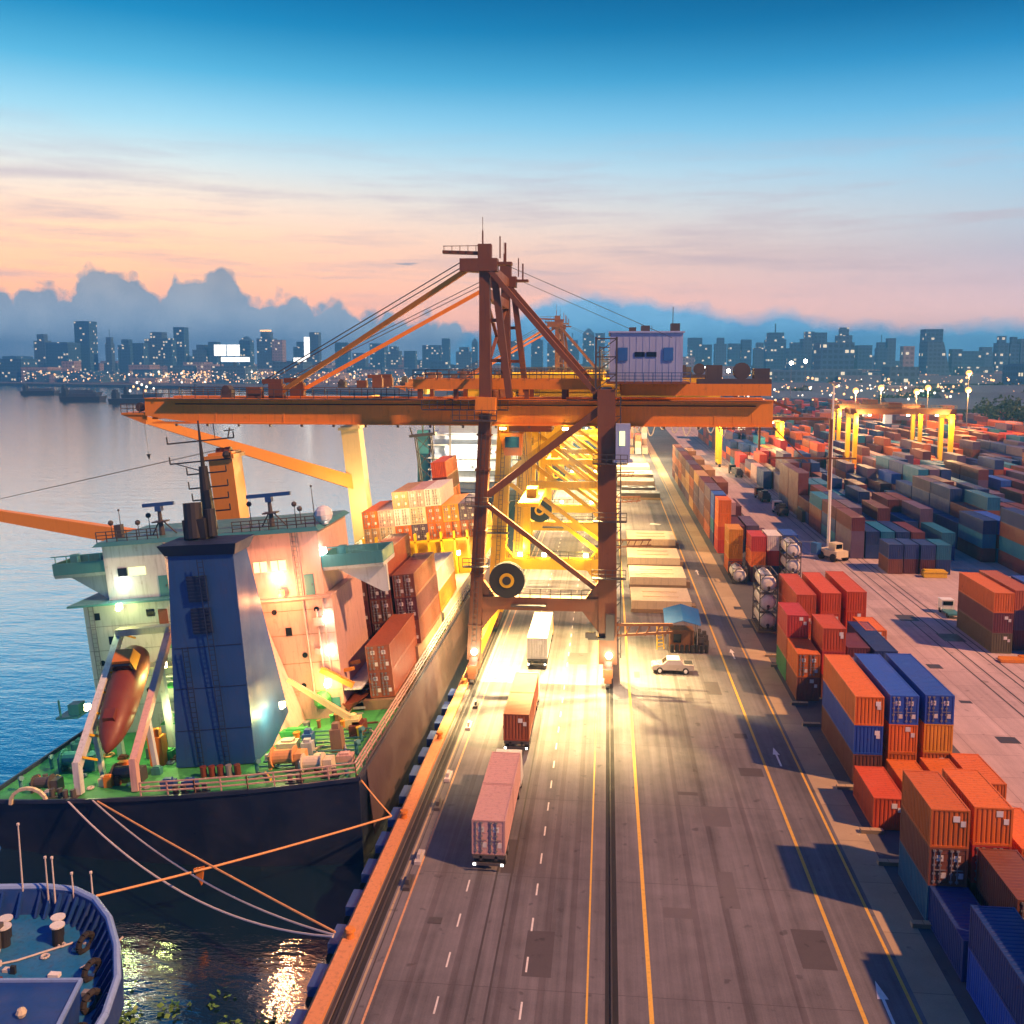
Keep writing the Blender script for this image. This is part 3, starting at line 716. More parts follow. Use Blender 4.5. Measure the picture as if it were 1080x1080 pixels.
# ------------------------------------------------------------------ quay cranes
def quay_crane(Y0, label, dY=21.0, peak=49.5, mainmat='crane_orange', frontmat='crane_shade_brown', full=True, reach=42.5, rearmat='crane_yellow'):
    X0 = -14.9
    t = thing('quay_crane', label, 'crane', (X0, Y0, 0), group='ship to shore cranes on the quay')
    GZ0, GZ1 = 29.4, 32.3
    for j, y in enumerate((0.0, dY)):
        mt = frontmat if j == 0 else rearmat  # one paint: shaded in front, lamplit behind, put into two colours
        def sx(z): return -0.3+1.5*(z-2)/29.5
        sl_ = MB().bar((sx(2.4), y, 2.4), (sx(31), y, 31), 1.5 if j == 0 else 2.1, 1.6, 0, 1.35 if j == 0 else 1.9, 1.4)
        for z in (6.4, 12.5, 17.5, 24.5, 28.5): sl_.bar((sx(z), y, z), (sx(z+.2), y, z+.2), 1.66 if j == 0 else 2.2, 1.76)
        so_ = sl_.build('sea_leg', mt, t)
        l_ = MB()
        for q in (-.25, .25): l_.bar((sx(3)+q, y-.95, 3), (sx(29)+q, y-.95, 29), .07)
        for k in range(40): l_.bar((sx(3.4+k*.64)-.25, y-.95, 3.4+k*.64), (sx(3.4+k*.64)+.25, y-.95, 3.4+k*.64), .05)
        l_.build('ladder', 'dark_steel', so_)
        for z in (13.5, 20.5): MB().box(sx(z)-1.6, sx(z)+1.4, y-1.75, y-.85, z, z+.1).build('landing', 'dark_steel', so_); railing([(sx(z)-1.6, y-1.75, z+.1), (sx(z)+1.4, y-1.75, z+.1)], 1.0, .75, .035).build('railing', 'dark_steel', so_)
        lg = MB().bar((15.3, y, 2.4), (14.8, y, 33.8), 2.1, 1.7, 0, 2.0, 1.6).build('land_leg', mt, t)
        if j == 0:
            lad = MB()
            for xx in (15.95, 16.75): lad.bar((xx, y-0.2, 3), (xx-0.35, y-0.2, 33), 0.12)
            for k in range(28): lad.bar((15.95-.35*k/28, y-0.2, 3.5+k*1.05), (16.75-.35*k/28, y-0.2, 3.5+k*1.05+(0.9 if k % 2 else 0)), 0.08)
            lad.build('ladder', 'dark_steel', lg)
            for z in (12.5, 19, 25.5): MB().box(13.4, 17.2, y-1.9, y-.9, z, z+.1).build('landing', 'dark_steel', lg); railing([(13.4, y-1.9, z+.1), (17.2, y-1.9, z+.1)], 1.0, .75, .035).build('railing', 'dark_steel', lg)
            tw = MB()
            for xx, yy_ in ((13.6, -.9), (15.9, -.9), (13.6, 1.0), (15.9, 1.0)): tw.bar((xx, y+yy_, 33.9), (xx, y+yy_, 39.6), .2)
            for zz in (35.5, 37.4, 39.4): tw.bar((13.6, y-.9, zz), (15.9, y-.9, zz), .14).bar((13.6, y-.9, zz-1.7), (15.9, y-.9, zz), .1).bar((13.6, y-.9, zz), (13.6, y+1, zz), .12)
            tw.build('stair_tower', 'dark_steel', t)
        tb = MB().bar((0.6, y, 9.2), (14.5, y, 9.2), 1.3, 1.5)
        for (ax, sg) in ((sx(9), 1), (14.9, -1)):
            tb.hexa([(ax+sg*.7, y-.5, 8.46), (ax+sg*2.6, y-.5, 8.46), (ax+sg*.7, y-.5, 6.0)], [(ax+sg*.7, y+.5, 8.46), (ax+sg*2.6, y+.5, 8.46), (ax+sg*.7, y+.5, 6.0)])
            tb.hexa([(ax+sg*.7, y-.5, 9.94), (ax+sg*2.2, y-.5, 9.94), (ax+sg*.7, y-.5, 12.0)], [(ax+sg*.7, y+.5, 9.94), (ax+sg*2.2, y+.5, 9.94), (ax+sg*.7, y+.5, 12.0)])
        tbo = tb.build('tie_beam', mt, t)
        railing([(1.6, y-.6, 9.96), (13.4, y-.6, 9.96)], 1.0, 1.1, 0.04).build('railing', 'dark_steel', tbo)
        MB().box(15.0, 16.0, y-1.5, y-.95, 5.4, 8.4).build('junction_box', 'dark_steel', lg)
        MB().bar((sx(22)+.6, y-.1, 21.6), (14.2, y-.1, 31.6), 0.75, 0.8).build('diagonal_brace', mt, t)
        MB().bar((sx(21)+.6, y-.1, 20.6), (14.4, y-.1, 10.6), 0.5, 0.55).build('diagonal_brace', mt, t)
        MB().bar((1.2, y, 31.2), (1.3, y, 32.9), 2.3, 2.1).build('leg_head', 'crane_orange' if j == 0 else mt, t)
        if j == 1 or not full:
            ip = MB().bar((4.0, y+.1, 10.0), (4.2, y+.1, 30.6), .9, .9).bar((4.4, y+.1, 20.2), (14.2, y+.1, 20.2), .7, .9).bar((4.5, y+.2, 27.8), (14.3, y+.2, 20.8), .5).bar((4.5, y+.2, 19.6), (14.3, y+.2, 12.4), .5).bar((sx(26), y+.2, 26), (14.2, y+.2, 15.8), .5)
            ip.build('inner_truss', mt, t)
        if full:
            ms = MB().bar((1.2, y, 32.9), (1.1, y, peak-1.2), 1.35, 1.4, 0, 1.1, 1.15).bar((3.9, y, 32.8), (2.2, y, peak-3.0), 0.75, 0.8)
            for z in (37, 41.5): ms.bar((1.7, y, z), (3.4-(z-37)*.12, y, z), 0.4)
            ms.build('mast_post', 'crane_shade_brown', t)
            hd = MB().box(-1.6, 2.6, y-0.9, y+0.9, peak-2.6, peak-1.2).bar((-3.6, y, peak-0.4), (1.0, y, peak-0.6), 0.8, 0.35).box(0.4, 1.9, y-0.6, y+0.6, peak-1.2, peak+0.4)
            hd.bar((0.9, y, peak), (0.9, y, peak+1.9), 0.16).bar((0.9, y, peak+1.9), (0.9, y, peak+3.4), 0.06).bar((2.9, y-.5, peak-1.2), (2.9, y-.5, peak+1.2), 0.14).bar((3.4, y+.5, peak-1.5), (3.4, y+.5, peak+0.6), 0.2)
            hd.box(2.0, 4.2, y-.7, y+.7, peak-1.9, peak-1.6)
            for k in range(5): hd.bar((-3.4+k*.9, y-.5, peak-.4), (-3.4+k*.9, y-.5, peak+.25), 0.07)
            hd.bar((-3.5, y-.5, peak+.2), (0.4, y-.5, peak+.2), 0.07)
            hd.build('mast_head', 'crane_shade_brown', t)
            yb = dY/2+(-4 if j == 0 else 4)
            for k, (dx, w) in enumerate(((0, 0.42),)):
                MB().bar((-0.6, y, peak-2.2), (-25.5, yb, 33.0), w, w*1.25).build('forestay', 'crane_orange', t)
            for dx, dz in ((-.5, .5), (-.9, .9)): MB().bar((dx, y+.2, peak-2.0+dz), (-27.5, yb+.2, 33.6+dz), 0.10).build('hoist_cable', 'dark_steel', t)
            for dy in (-0.6, 0.6): MB().bar((1.8, y+dy, peak-2.6), (13.6, y+dy, 33.4), 0.5, 0.55).build('backstay', 'crane_shade_brown' if dy < 0 else 'crane_orange', t)
            MB().bar((2.4, y+.2, peak-1.4), (22, y+.2, 39.5), 0.06).build('hoist_cable', 'dark_steel', t)
    if full:
        mb = MB()
        for z in (peak-2.0, peak-5.0): mb.bar((1.2, 0.6, z), (1.2, dY-.6, z), 0.9, 1.1)
        mb.bar((1.2, 0.6, 36), (1.2, dY-.6, peak-5.5), 0.35).bar((1.2, dY-.6, 36), (1.2, .6, peak-5.5), 0.35)
        mb.build('mast_cross_beam', 'crane_shade_brown', t)
    # sill beams, bogies
    for x in (-0.2, 15.3):
        MB().bar((x, 1.0, 3.2), (x, dY-1.0, 3.2), 1.2, 1.5).build('sill_beam', 'crane_yellow', t)
        for y in (0, dY):
            bg = MB().box(x-.55, x+.55, y-2.6, y+2.6, 1.35, 2.3).hexa([(x-.5, y-1.5, 2.3), (x+.5, y-1.5, 2.3), (x+.5, y+1.5, 2.3), (x-.5, y+1.5, 2.3)], [(x-.5, y-.7, 2.9), (x+.5, y-.7, 2.9), (x+.5, y+.7, 2.9), (x-.5, y+.7, 2.9)])
            for yy in (-1.7, 1.7): bg.box(x-.42, x+.42, y+yy-1.0, y+yy+1.0, .75, 1.35)
            bo = bg.build('bogie', 'crane_shade_brown', t)
            for yy in (-2.3, -1.1, 1.1, 2.3): MB().tube((x-.2, y+yy, .48), (x+.2, y+yy, .48), .42, n=12).build('wheel', 'dark_steel', bo)
    # boom and girder
    for j, s in enumerate((-4, 4)):
        y = dY/2+s
        mb = MB(); xa, xb = -reach, 34.2
        mb.hexa([(xa, y-.7, GZ0+.8), (xa, y+.7, GZ0+.8), (xa, y+.7, GZ1), (xa, y-.7, GZ1)], [(xa+6, y-.7, GZ0), (xa+6, y+.7, GZ0), (xa+6, y+.7, GZ1), (xa+6, y-.7, GZ1)])
        mb.box(xa+6.003, xb, y-.7, y+.7, GZ0, GZ1-.003)
        mb.box(xa+1, xb, y-.95, y+.95, GZ0-.16, GZ0-.003); mb.box(xa, xb, y-.85, y+.85, GZ1+.002, GZ1+.12)
        x = xa+9
        while x < xb-3: mb.box(x, x+.22, y-.74, y+.74, GZ0+.003, GZ1-.006); x += 8.7
        x = xa+7
        while x < xb-2: mb.box(x, x+.06, y-.725, y-.7, GZ0+.05, GZ1-.05); x += 2.17
        g = mb.build('boom_girder', mainmat, t)
        MB().box(xa+3, xb-1, (y-1.5 if j == 0 else y+.86), (y-.86 if j == 0 else y+1.5), GZ1-.02, GZ1+.04).build('side_walkway', 'dark_steel', g)
        MB().tube((xa+4, y-.78 if j == 0 else y+.78, GZ1-.6), (xb-2, y-.78 if j == 0 else y+.78, GZ1-.6), .07, n=6).build('cable_pipe', 'black_steel', g)
        x = xa+4
        while x < xb-2: MB().box(x, x+.25, y-1.0, y-.7, GZ0-.45, GZ0-.165).build('lamp_bracket', 'dark_steel', g); x += 4.0
        railing([(xa, y-1.0 if j == 0 else y+1.0, GZ1+.12), (-9, y-1.0 if j == 0 else y+1.0, GZ1+.12)], 1.1, 1.6, 0.04).build('railing', 'dark_steel', g)
        MB().box(-8.5, 14.1, y-.5, y+.5, GZ1+1.3, GZ1+2.5).build('upper_beam', mainmat, t)
        for x in (-8.0, -3.6, 5, 9.5, 13.2): MB().box(x, x+.5, y-.4, y+.4, GZ1+.13, GZ1+1.3).build('beam_post', 'crane_shade_brown', t)
        railing([(-8.5, y-.55, GZ1+2.5), (14, y-.55, GZ1+2.5)], 1.1, 1.5, 0.04).build('railing', 'dark_steel', t)
        MB().box(16.5, 34, y-.4, y+.4, GZ1+.6, GZ1+2.0).build('upper_beam', mainmat, t)
        MB().box(-26.6, -24.8, y-.6, y+.6, GZ1+.13, GZ1+1.9).box(-27.5, -25, y-.3, y+.3, GZ1+1.9, GZ1+2.5).build('stay_anchor', 'crane_shade_brown', t)
    for x in (-reach+.2, -28, -14, 1.0, 20, 33.5): MB().box(x, x+.8, dY/2-3.3, dY/2+3.3, GZ0+.3, GZ0+1.6).build('girder_tie', mainmat, t)
    for x in (1.2, 14.8):
        MB().box(x-.7, x+.7, 1.0, dY-1.0, GZ1+.13, GZ1+1.28).build('portal_beam', 'crane_shade_brown', t)
    tp = MB().box(-reach-3.2, -reach, dY/2-4.6, dY/2+4.6, GZ0+.9, GZ0+1.15).hexa([(-reach-3.2, dY/2-4.5, GZ0+.9), (-reach, dY/2-4.5, GZ0-.3), (-reach, dY/2-4.5, GZ0+.9)], [(-reach-3.2, dY/2-4.2, GZ0+.9), (-reach, dY/2-4.2, GZ0-.3), (-reach, dY/2-4.2, GZ0+.9)])
    tp.build('tip_platform', mainmat, t)
    railing([(-reach-3.2, dY/2-4.6, GZ0+1.15), (-reach, dY/2-4.6, GZ0+1.15)], 1.1, .8, 0.04).build('railing', 'dark_steel', t)
    for y in (-3, 0, 3): MB().tube((-reach-1.4, dY/2+y-.2, GZ0+1.8), (-reach-1.4, dY/2+y+.2, GZ0+1.8), .6, n=12).build('sheave', 'dark_steel', t)
    # walkway platform round the sea leg
    MB().box(-7.2, 3.2, dY/2-6.0, dY/2-5.02, GZ1-1.2, GZ1-1.05).build('leg_platform', 'dark_steel', t); MB().box(-2.4, 2.6, -1.6, -.8, 30.2, 30.35).build('leg_platform', 'dark_steel', t)
    railing([(-7.2, dY/2-6, GZ1-1.05), (3.2, dY/2-6, GZ1-1.05)], 1.1, .9, .04).build('railing', 'dark_steel', t)
    railing([(-2.4, -1.6, 30.35), (2.6, -1.6, 30.35)], 1.1, .8, .04).build('railing', 'dark_steel', t)
    # winch and gear on boom top
    MB().box(-33.2, -31.8, dY/2-3.4, dY/2-2.2, GZ1+.13, GZ1+1.2).tube((-32.5, dY/2-3.5, GZ1+1.2), (-32.5, dY/2-2.1, GZ1+1.2), .5).build('boom_winch', 'dark_steel', t)
    MB().box(-29.4, -27.6, dY/2-4.7, dY/2-3.4, GZ1+.13, GZ1+1.5).build('boom_box', 'crane_shade_brown', t)
    # machinery house
    hz = GZ1+2.3
    hs = MB().box(15.2, 23.5, 4.0, dY-4.0, hz, hz+5.6)
    for k in range(11): hs.box(15.2+.75*k, 15.26+.75*k, 3.97, 4.0, hz+.2, hz+5.5)
    ho = hs.build('machinery_house', 'house_blue', t)
    MB().box(15.0, 23.7, 3.8, dY-3.8, hz+5.6, hz+5.78).build('roof', 'house_blue', ho)
    for x, w, z0, z1 in ((16.1, 1.1, 2.4, 3.9), (21.3, 1.1, 2.4, 3.9)): MB().box(x, x+w, 3.85, 3.965, hz+z0, hz+z1).build('louvre', 'cab_blue', ho)
    for x in (18.0, 19.35): MB().box(x, x+1.15, 3.9, 3.965, hz+2.85, hz+3.4).build('window', 'dark_glass', ho)
    MB().box(17.4, 18.2, 6, 8, hz+5.78, hz+6.3).build('roof_vent', 'dark_steel', ho); MB().box(18.8, 19.8, 6, 8, hz+5.78, hz+6.5).build('roof_vent', 'dark_steel', ho)
    MB().box(22.2, 23.2, 5, 7, hz+5.78, hz+6.7).bar((22.4, 5.5, hz+6.7), (22.4, 5.5, hz+8.6), .08).build('roof_vent', 'dark_steel', ho)
    MB().box(14.8, 24.3, 2.8, 4.0, hz-.25, hz-.08).box(14.8, 24.3, 4.0, dY-3.6, hz-.28, hz-.01).build('house_platform', 'crane_shade_brown', t)
    railing([(14.8, 2.8, hz-.08), (24.3, 2.8, hz-.08)], 1.1, 1.0, .04, 2).build('railing', 'cab_blue', t)
    MB().box(25.5, 34, dY/2-4.4, dY/2-2.5, GZ1+2.0, GZ1+2.6).box(26.5, 28.3, dY/2-4.4, dY/2-2.6, GZ1+2.6, GZ1+4.2).tube((30.6, dY/2-4.2, GZ1+3.5), (30.6, dY/2-3.2, GZ1+3.5), 1.0, n=14).box(32, 33.8, dY/2-4.2, dY/2-2.6, GZ1+2.6, GZ1+3.8).build('rear_gear', 'dark_steel', t)
    bk = MB().bar((34.2, dY/2-4, GZ1), (37.5, dY/2-4, GZ1-1.5), .3).bar((34.2, dY/2-4, GZ0), (38.5, dY/2-4, GZ0-4.2), .16).bar((34, dY/2-4, GZ0-3.8), (44, dY/2-4, GZ0-3.8), .2).bar((41, dY/2-4, GZ0-7.5), (41, dY/2-4, GZ0+.8), .35)
    bk.box(34.2, 40.5, dY/2-4.6, dY/2-3.2, GZ1-2.2, GZ1-1.9)
    railing([(34.2, dY/2-4.6, GZ1-1.9), (40.5, dY/2-4.6, GZ1-1.9)], 1.0, 1.0, .04).v and bk.build('rear_walkway', 'crane_shade_brown', t)
    # lift car on the land leg, arm near its foot
    MB().box(15.9, 17.5, -1.5, .2, 26.0, 30.0).box(15.6, 17.8, -1.7, .4, 25.7, 26.0).build('lift_car', 'house_blue', t)
    MB().box(16.3, 16.9, -1.56, -1.5, 27.6, 29.2).build('lift_window', 'room_light', t)
    ar = MB().bar((15.8, -.2, 6.9), (22.6, -.2, 7.1), .3).bar((15.8, -.2, 5.6), (22.6, -.2, 6.2), .25)
    for k in range(6): ar.bar((16.2+k*1.1, -.2, 5.7), (16.8+k*1.1, -.2, 7.0), .14)
    ar.build('cable_arm', 'crane_shade_brown', t)
    MB().box(13.0, 15.2, -1.4, -.7, 5.4, 5.6).box(12.7, 13.9, -1.5, -.9, 5.6, 6.2).build('leg_box', 'dark_steel', t)
    # cable reel on the tie beam
    rl = MB().tube((3.7, -1.2, 12.0), (3.7, -.9, 12.0), 2.05, n=32).tube((3.7, -.6, 12.0), (3.7, -.3, 12.0), 2.05, n=32).tube((3.7, -.9, 12.0), (3.7, -.6, 12.0), 1.5, n=24)
    ro = rl.build('cable_reel', 'black_rubber', t)
    MB().tube((3.7, -1.32, 12.0), (3.7, -1.2, 12.0), .85, n=20).build('hub', 'crane_yellow', ro)
    MB().tube((3.7, -1.40, 12.0), (3.7, -1.32, 12.0), .5, n=16).build('hub_cap', 'black_steel', ro)
    MB().box(3.2, 4.2, -.9, -.3, 9.96, 10.6).box(4.2, 8.2, -1.5, -.7, 9.0, 9.2).build('reel_bracket', 'dark_steel', t)
    # trolley and cab under the girder
    MB().box(3.0, 8.2, dY/2-3.0, dY/2+3.0, GZ0-1.0, GZ0-.3).build('trolley', 'crane_shade_brown', t)
    cb = MB().hexa([(2.6, dY/2-4.4, 25.6), (4.6, dY/2-4.4, 25.6), (4.6, dY/2-2.2, 25.6), (2.6, dY/2-2.2, 25.6)], [(2.0, dY/2-4.6, 28.3), (4.8, dY/2-4.6, 28.3), (4.8, dY/2-2.2, 28.3), (2.0, dY/2-2.2, 28.3)]).build('operator_cab', 'crane_orange', t)
    MB().box(2.7, 4.4, dY/2-4.66, dY/2-4.55, 26.6, 27.9).build('window', 'dark_glass', cb)
    sp = MB().box(4.4, 6.9, dY/2-6, dY/2+6, 19.6, 20.1).box(5.0, 6.3, dY/2-1.4, dY/2+1.4, 20.1, 21.2)
    sp.build('spreader', 'crane_yellow', t)
    for x_, s_ in ((5.1, 4.6), (6.2, 6.6)):
        for q in (-1, 1): MB().bar((x_, dY/2+q*1.2, 21.2), (s_, dY/2+q*1.6, 28.4), .06).build('hoist_cable', 'dark_steel', t)
    # floodlights
    for (x, y, z) in ((-.1, -1.1, 3.5), (15.4, -1.1, 3.5)):
        MB().ball((x, y, z), .38, 10).build('floodlight', 'lamp_white', t)
    for x in (3.2, 6.5, 12.2):
        MB().box(x-.3, x+.3, dY-.95, dY-.7, 10.3, 10.8).build('floodlight', 'lamp_yellow', t)
    for x in (2.5, 10.0):
        for y in (dY/2-5.2, dY/2+5.2): MB().box(x-.35, x+.35, y-.2, y+.2, GZ0-.6, GZ0-.35).build('floodlight', 'lamp_yellow', t)
    return t
c1 = quay_crane(107.0, 'tall orange gantry crane in front with pale blue machinery house', 22.0)
c2 = quay_crane(160.0, 'yellow gantry crane without tall mast right behind the front crane', 20.0, full=False, frontmat='crane_yellow', mainmat='crane_yellow', reach=10)
c3 = quay_crane(262.0, 'farther orange gantry crane seen behind backstays of the front crane', 20.0)
for ly, p in ((107, 1.0), (160, .32), (215, .30), (262, .6), (372, 1.2)):
    for x in (-11.0, -4.2):
        for dy in (5.0, 16):
            point((x, ly+dy, 28.6), (1.0, 0.68, 0.27), 225000*p, .4, 74, (x+.6, ly+dy-10, 0), 1.0, 'crane_flood')
    for x in (-15.0, 0.5): point((x, ly-4.4, 3.2), (1.0, 0.75, 0.40), 1500, .3)
    for x in (-11.5, -3): point((x, ly+21.2, 11.5), (1, .66, .10), 2000, .3)
for y in (200, 235, 310, 360): 
    point((-8, y, 24), (1.0, 0.62, 0.18), 32000, .5)
    if y > 300: point((11, y+10, 16), (1.0, 0.78, 0.42), 45000, .5)

c5 = quay_crane(213.0, 'yellow gantry crane third along the quay, no tall mast', 20.0, full=False, frontmat='crane_yellow', mainmat='crane_yellow', reach=8)
c4 = quay_crane(372.0, 'yellow gantry crane near the far end of the quay', 20.0, full=False, frontmat='crane_yellow', mainmat='crane_yellow', reach=18)
fm = MB()
for k in range(7):
    for j in range(5):
        for i in range(1+(k*3+j*2) % 4):
            fm.box(3+j*2.9, 3+j*2.9+CW, 392+k*14, 392+k*14+L40, .06+i*TH, .06+i*TH+CH, (k+j+i) % 4)
tag(fm.build('quayside_containers', ['box_cream', 'box_orange', 'box_tan', 'box_white']), 'mass of pale containers closing the far end of the quay', 'containers', None, 'stuff')
# white festoon cables hanging from the far girder
for i in range(9):
    mb = MB(); x0 = 4+i*3.3; pts = []
    for k in range(11):
        u = k/10; pts.append((x0+3.3*u, 268, 22.6-4*(4.5+(i % 3))*u*(1-u)*.9))
    mb.path(pts, .17, 5)
    tag(mb.build('festoon_cable', 'rope_white'), f'white power cable loop hanging under far crane girder, {ORD[i]} from left', 'cable', 'festoon cables under far girder')

# ------------------------------------------------------------------ cargo ship (listing a little to port)
LIST = R(6)
ship = thing('cargo_ship', 'large navy cargo ship with green deck moored along the quay', 'ship', (-34.2, 0, -4.5), (0, -LIST, 0))
DZ, HB = 6.2, 15.4
def S(x, y, z):  # ship coordinates to world
    return (-34.2+x*math.cos(LIST)-z*math.sin(LIST), y, -4.5+x*math.sin(LIST)+z*math.cos(LIST))
def outline(z):
    k = (z+3)/(DZ+3)
    n = 7; pts = []
    for i in range(n+1):                     # transom, slightly rounded, from port to starboard
        u = -1+2*i/n; pts.append((HB*(u if u > 0 else u*1.13)*(0.93+0.07*k), 71.6-1.4*(1-u*u)+(1-k)*1.6, z))
    pts += [(HB, 92, z), (HB, 180, z), (HB*.86, 196, z), (HB*.5, 210, z), (0, 218+4*k, z), (-HB*.5, 210, z), (-HB*.86, 196, z), (-HB, 180, z), (-HB*1.09, 92, z)]
    return pts
mb = MB().loft([outline(-3), outline(0), outline(3), outline(DZ)], 0)
hull = mb.build('hull', 'hull_navy', ship)
dk = [(x*.985, y*1.0+(.25 if y < 80 else 0), DZ+.012) for x, y, _ in outline(DZ)]
MB().poly(dk).build('deck', 'deck_green', ship)
# starboard plate runs lighter and rust brown along the quay side
MB().box(HB-.02, HB+.03, 74, 186, 0.4, DZ+.55).build('side_strake', 'hull_brown', hull)
ed = MB()
ol = outline(DZ)
for a, b in zip(ol, ol[1:]+ol[:1]): ed.bar((a[0], a[1], DZ+.14), (b[0], b[1], DZ+.14), .22, .3)
ed.build('gunwale', 'hull_navy', hull)
tr = [(p[0]*.985, p[1]+.15, DZ+.3) for p in ol[3:9]]
railing(tr[:6]+[(HB*.985, 96, DZ+.3)], 1.1, 1.6, .05, 2).build('railing', 'ship_lamplit_pink', ship)
railing([(-HB*.985, 92, DZ+.3), (-HB*.985, 140, DZ+.3)], 1.1, 2.2, .04, 2).build('railing', 'ship_white', ship)
railing([(HB*.985, 96, DZ+.3), (HB*.985, 184, DZ+.3)], 1.2, 1.8, .06, 2).build('railing', 'ship_white', ship)
# accommodation block
blk = MB().box(-14.6, -5.6, 86, 97, DZ+.02, 19.3).build('deckhouse', 'ship_white', ship)
MB().box(-15.6, -5.0, 84.9, 97.6, 19.3, 19.5).build('deck_edge', 'ship_teal', blk)
bl2 = MB().box(-5.6, 10.2, 86.4, 97, DZ+.02, 18.2).build('deckhouse', 'ship_lamplit_pink', ship)
MB().box(-5.0, 10.4, 85.6, 97.4, 18.2, 18.4).build('deck_edge', 'ship_lamplit_pink', bl2)
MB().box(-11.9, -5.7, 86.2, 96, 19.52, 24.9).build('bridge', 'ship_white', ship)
br = MB().box(1.6, 9.6, 86.3, 96, 18.42, 24.6).build('bridge', 'ship_lamplit_pink', ship)
MB().box(-5.6, 1.5, 87.2, 96, 18.42, 24.6).build('bridge', 'ship_white', ship)
MB().hexa([(-12.6, 85.6, 24.92), (10.0, 85.6, 24.63), (10.0, 96.6, 24.63), (-12.6, 96.6, 24.92)], [(-12.2, 86.0, 25.3), (9.6, 86.0, 25.0), (9.6, 96.2, 25.0), (-12.2, 96.2, 25.3)]).build('bridge_roof', 'ship_teal', ship)
for x0, x1, z0, z1, mt in ((-10.6, -9.7, 21.8, 22.6, 'dark_glass'), (-9.5, -7.8, 21.8, 22.6, 'room_light'), (-13.6, -13.0, 17.7, 18.4, 'dark_glass'), (-8.2, -7.4, 17.7, 18.4, 'dark_glass')):
    yy = 86.15 if z0 > 19.5 else 85.97
    w = MB().box(x0, x1, yy-.04, yy+.06, z0, z1).build('window', mt, ship)
for x0, x1 in ((3.0, 4.3), (4.7, 6.2)):
    w = MB().box(x0, x1, 86.22, 86.33, 21.0, 22.0).build('window', 'room_light', ship); MB().box((x0+x1)/2-.04, (x0+x1)/2+.04, 86.18, 86.22, 21, 22).build('frame', 'grey_steel', w)
MB().box(5.3, 5.9, 86.32, 86.42, 14.6, 15.4).build('window', 'dark_glass', ship)
for z in (9.2, 12.4, 15.2):
    MB().box(-12.4, -11.6, 85.92, 86.02, z, z+.8).build('window', 'dark_glass', ship)
MB().box(-7.0, -6.1, 85.9, 86.02, 16.8, 18.3).build('flag_board', 'boat_red', ship)
# bridge wings
for x0, x1, z in ((-17.4, -11.95, 22.0), (9.65, 15.6, 20.6)):
    w = MB().hexa([(x0, 86.6, z), (x1, 86.6, z), (x1, 91, z), (x0, 91, z)], [(x0, 86.4, z+.35), (x1, 86.4, z+.35), (x1, 91.2, z+.35), (x0, 91.2, z+.35)]).build('bridge_wing', 'ship_white', ship)
    MB().box(x0, x1, 86.4, 86.5, z+.36, z+1.5).box(x0, x0+.12, 86.5, 91, z+.36, z+1.5).box(x0, x1, 91, 91.1, z+.36, z+1.5).box(x1-.12 if x0 > 0 else x0, x1 if x0 > 0 else x0+.12, 86.52, 90.98, z+.37, z+1.49).build('wing_screen', 'ship_teal', w)
    f = MB()
    for k in range(5): f.bar((x0+.4+k*(x1-x0-.8)/4, 86.42, z+1.5), (x0+.4+k*(x1-x0-.8)/4, 86.42, z+2.2), .07)
    f.bar((x0, 86.42, z+2.2), (x1, 86.42, z+2.2), .1); f.box(x0+1.6, x0+2.3, 87, 87.6, z+.36, z+2.2); f.build('wing_rail', 'ship_teal', w)
    MB().hexa([(x0+1.0, 87.4, z), (x1, 87.4, z), (x1, 87.9, z)], [(x1-.6, 87.4, z-2.6), (x1-.02, 87.4, z-2.6), (x1-.02, 87.9, z-2.6)]).build('wing_bracket', 'ship_white', w)
# outer stairs, pipes and lockers on starboard side of the house
st = MB()
for k, z in enumerate((8.8,)):
    st.box(10.22, 12.0, 86.5, 96, z, z+.12)
    for q in range(8): st.bar((10.5+.05*q, 87+.8*q, z-2.6+.33*q), (11.7+.05*q, 87+.8*q, z-2.6+.33*q), .1, .22)
st.build('stairway', 'ship_white', ship)
pp = MB()
for x, z0, z1 in ((7.4, 7, 18), (8.6, 8, 17), (9.3, 10, 18), (0.9, 7, 16)): MB().tube((x, 86.25, z0), (x, 86.25, z1), .09, n=6).build('wall_pipe', 'ship_lamplit_pink', ship)
MB().box(8.2, 9.2, 86.05, 86.38, 15.4, 16.2).build('wall_box', 'ship_lamplit_pink', ship); MB().box(8.0, 8.6, 86.05, 86.38, 12.6, 13.2).build('wall_box', 'ship_lamplit_pink', ship)
MB().ball((9.9, 88, 25.8), .9, 12).tube((9.9, 88, 24.9), (9.9, 88, 25.2), .4).build('radome', 'white_paint', ship)
# roof railings, radars
railing([(-12.2, 86, 25.3), (-6, 86, 25.2)], 1.0, .9, .04, 2).build('railing', 'dark_steel', ship); railing([(1.5, 86, 25.1), (9.6, 86, 25.0)], 1.0, .9, .04, 2).build('railing', 'dark_steel', ship)
def radar(x, y, z, h, w):
    p = MB().tube((x, y, z), (x, y, z+h), .28, .18).tube((x-1.3, y+.6, z), (x, y, z+h*.7), .07).tube((x+1.2, y+.6, z), (x, y, z+h*.7), .07).box(x-.7, x+.7, y-.5, y+.5, z+h*.55, z+h*.6)
    o = p.build('radar_post', 'dark_steel', ship)
    MB().box(x-.3, x+.3, y-.3, y+.3, z+h, z+h+.5).box(x-w/2, x+w/2, y-.18, y+.12, z+h+.5, z+h+.85).build('scanner', 'funnel_navy', o)
radar(-6.5, 88, 25.2, 2.4, 3.2); radar(4.7, 88, 25.0, 2.5, 4.4)
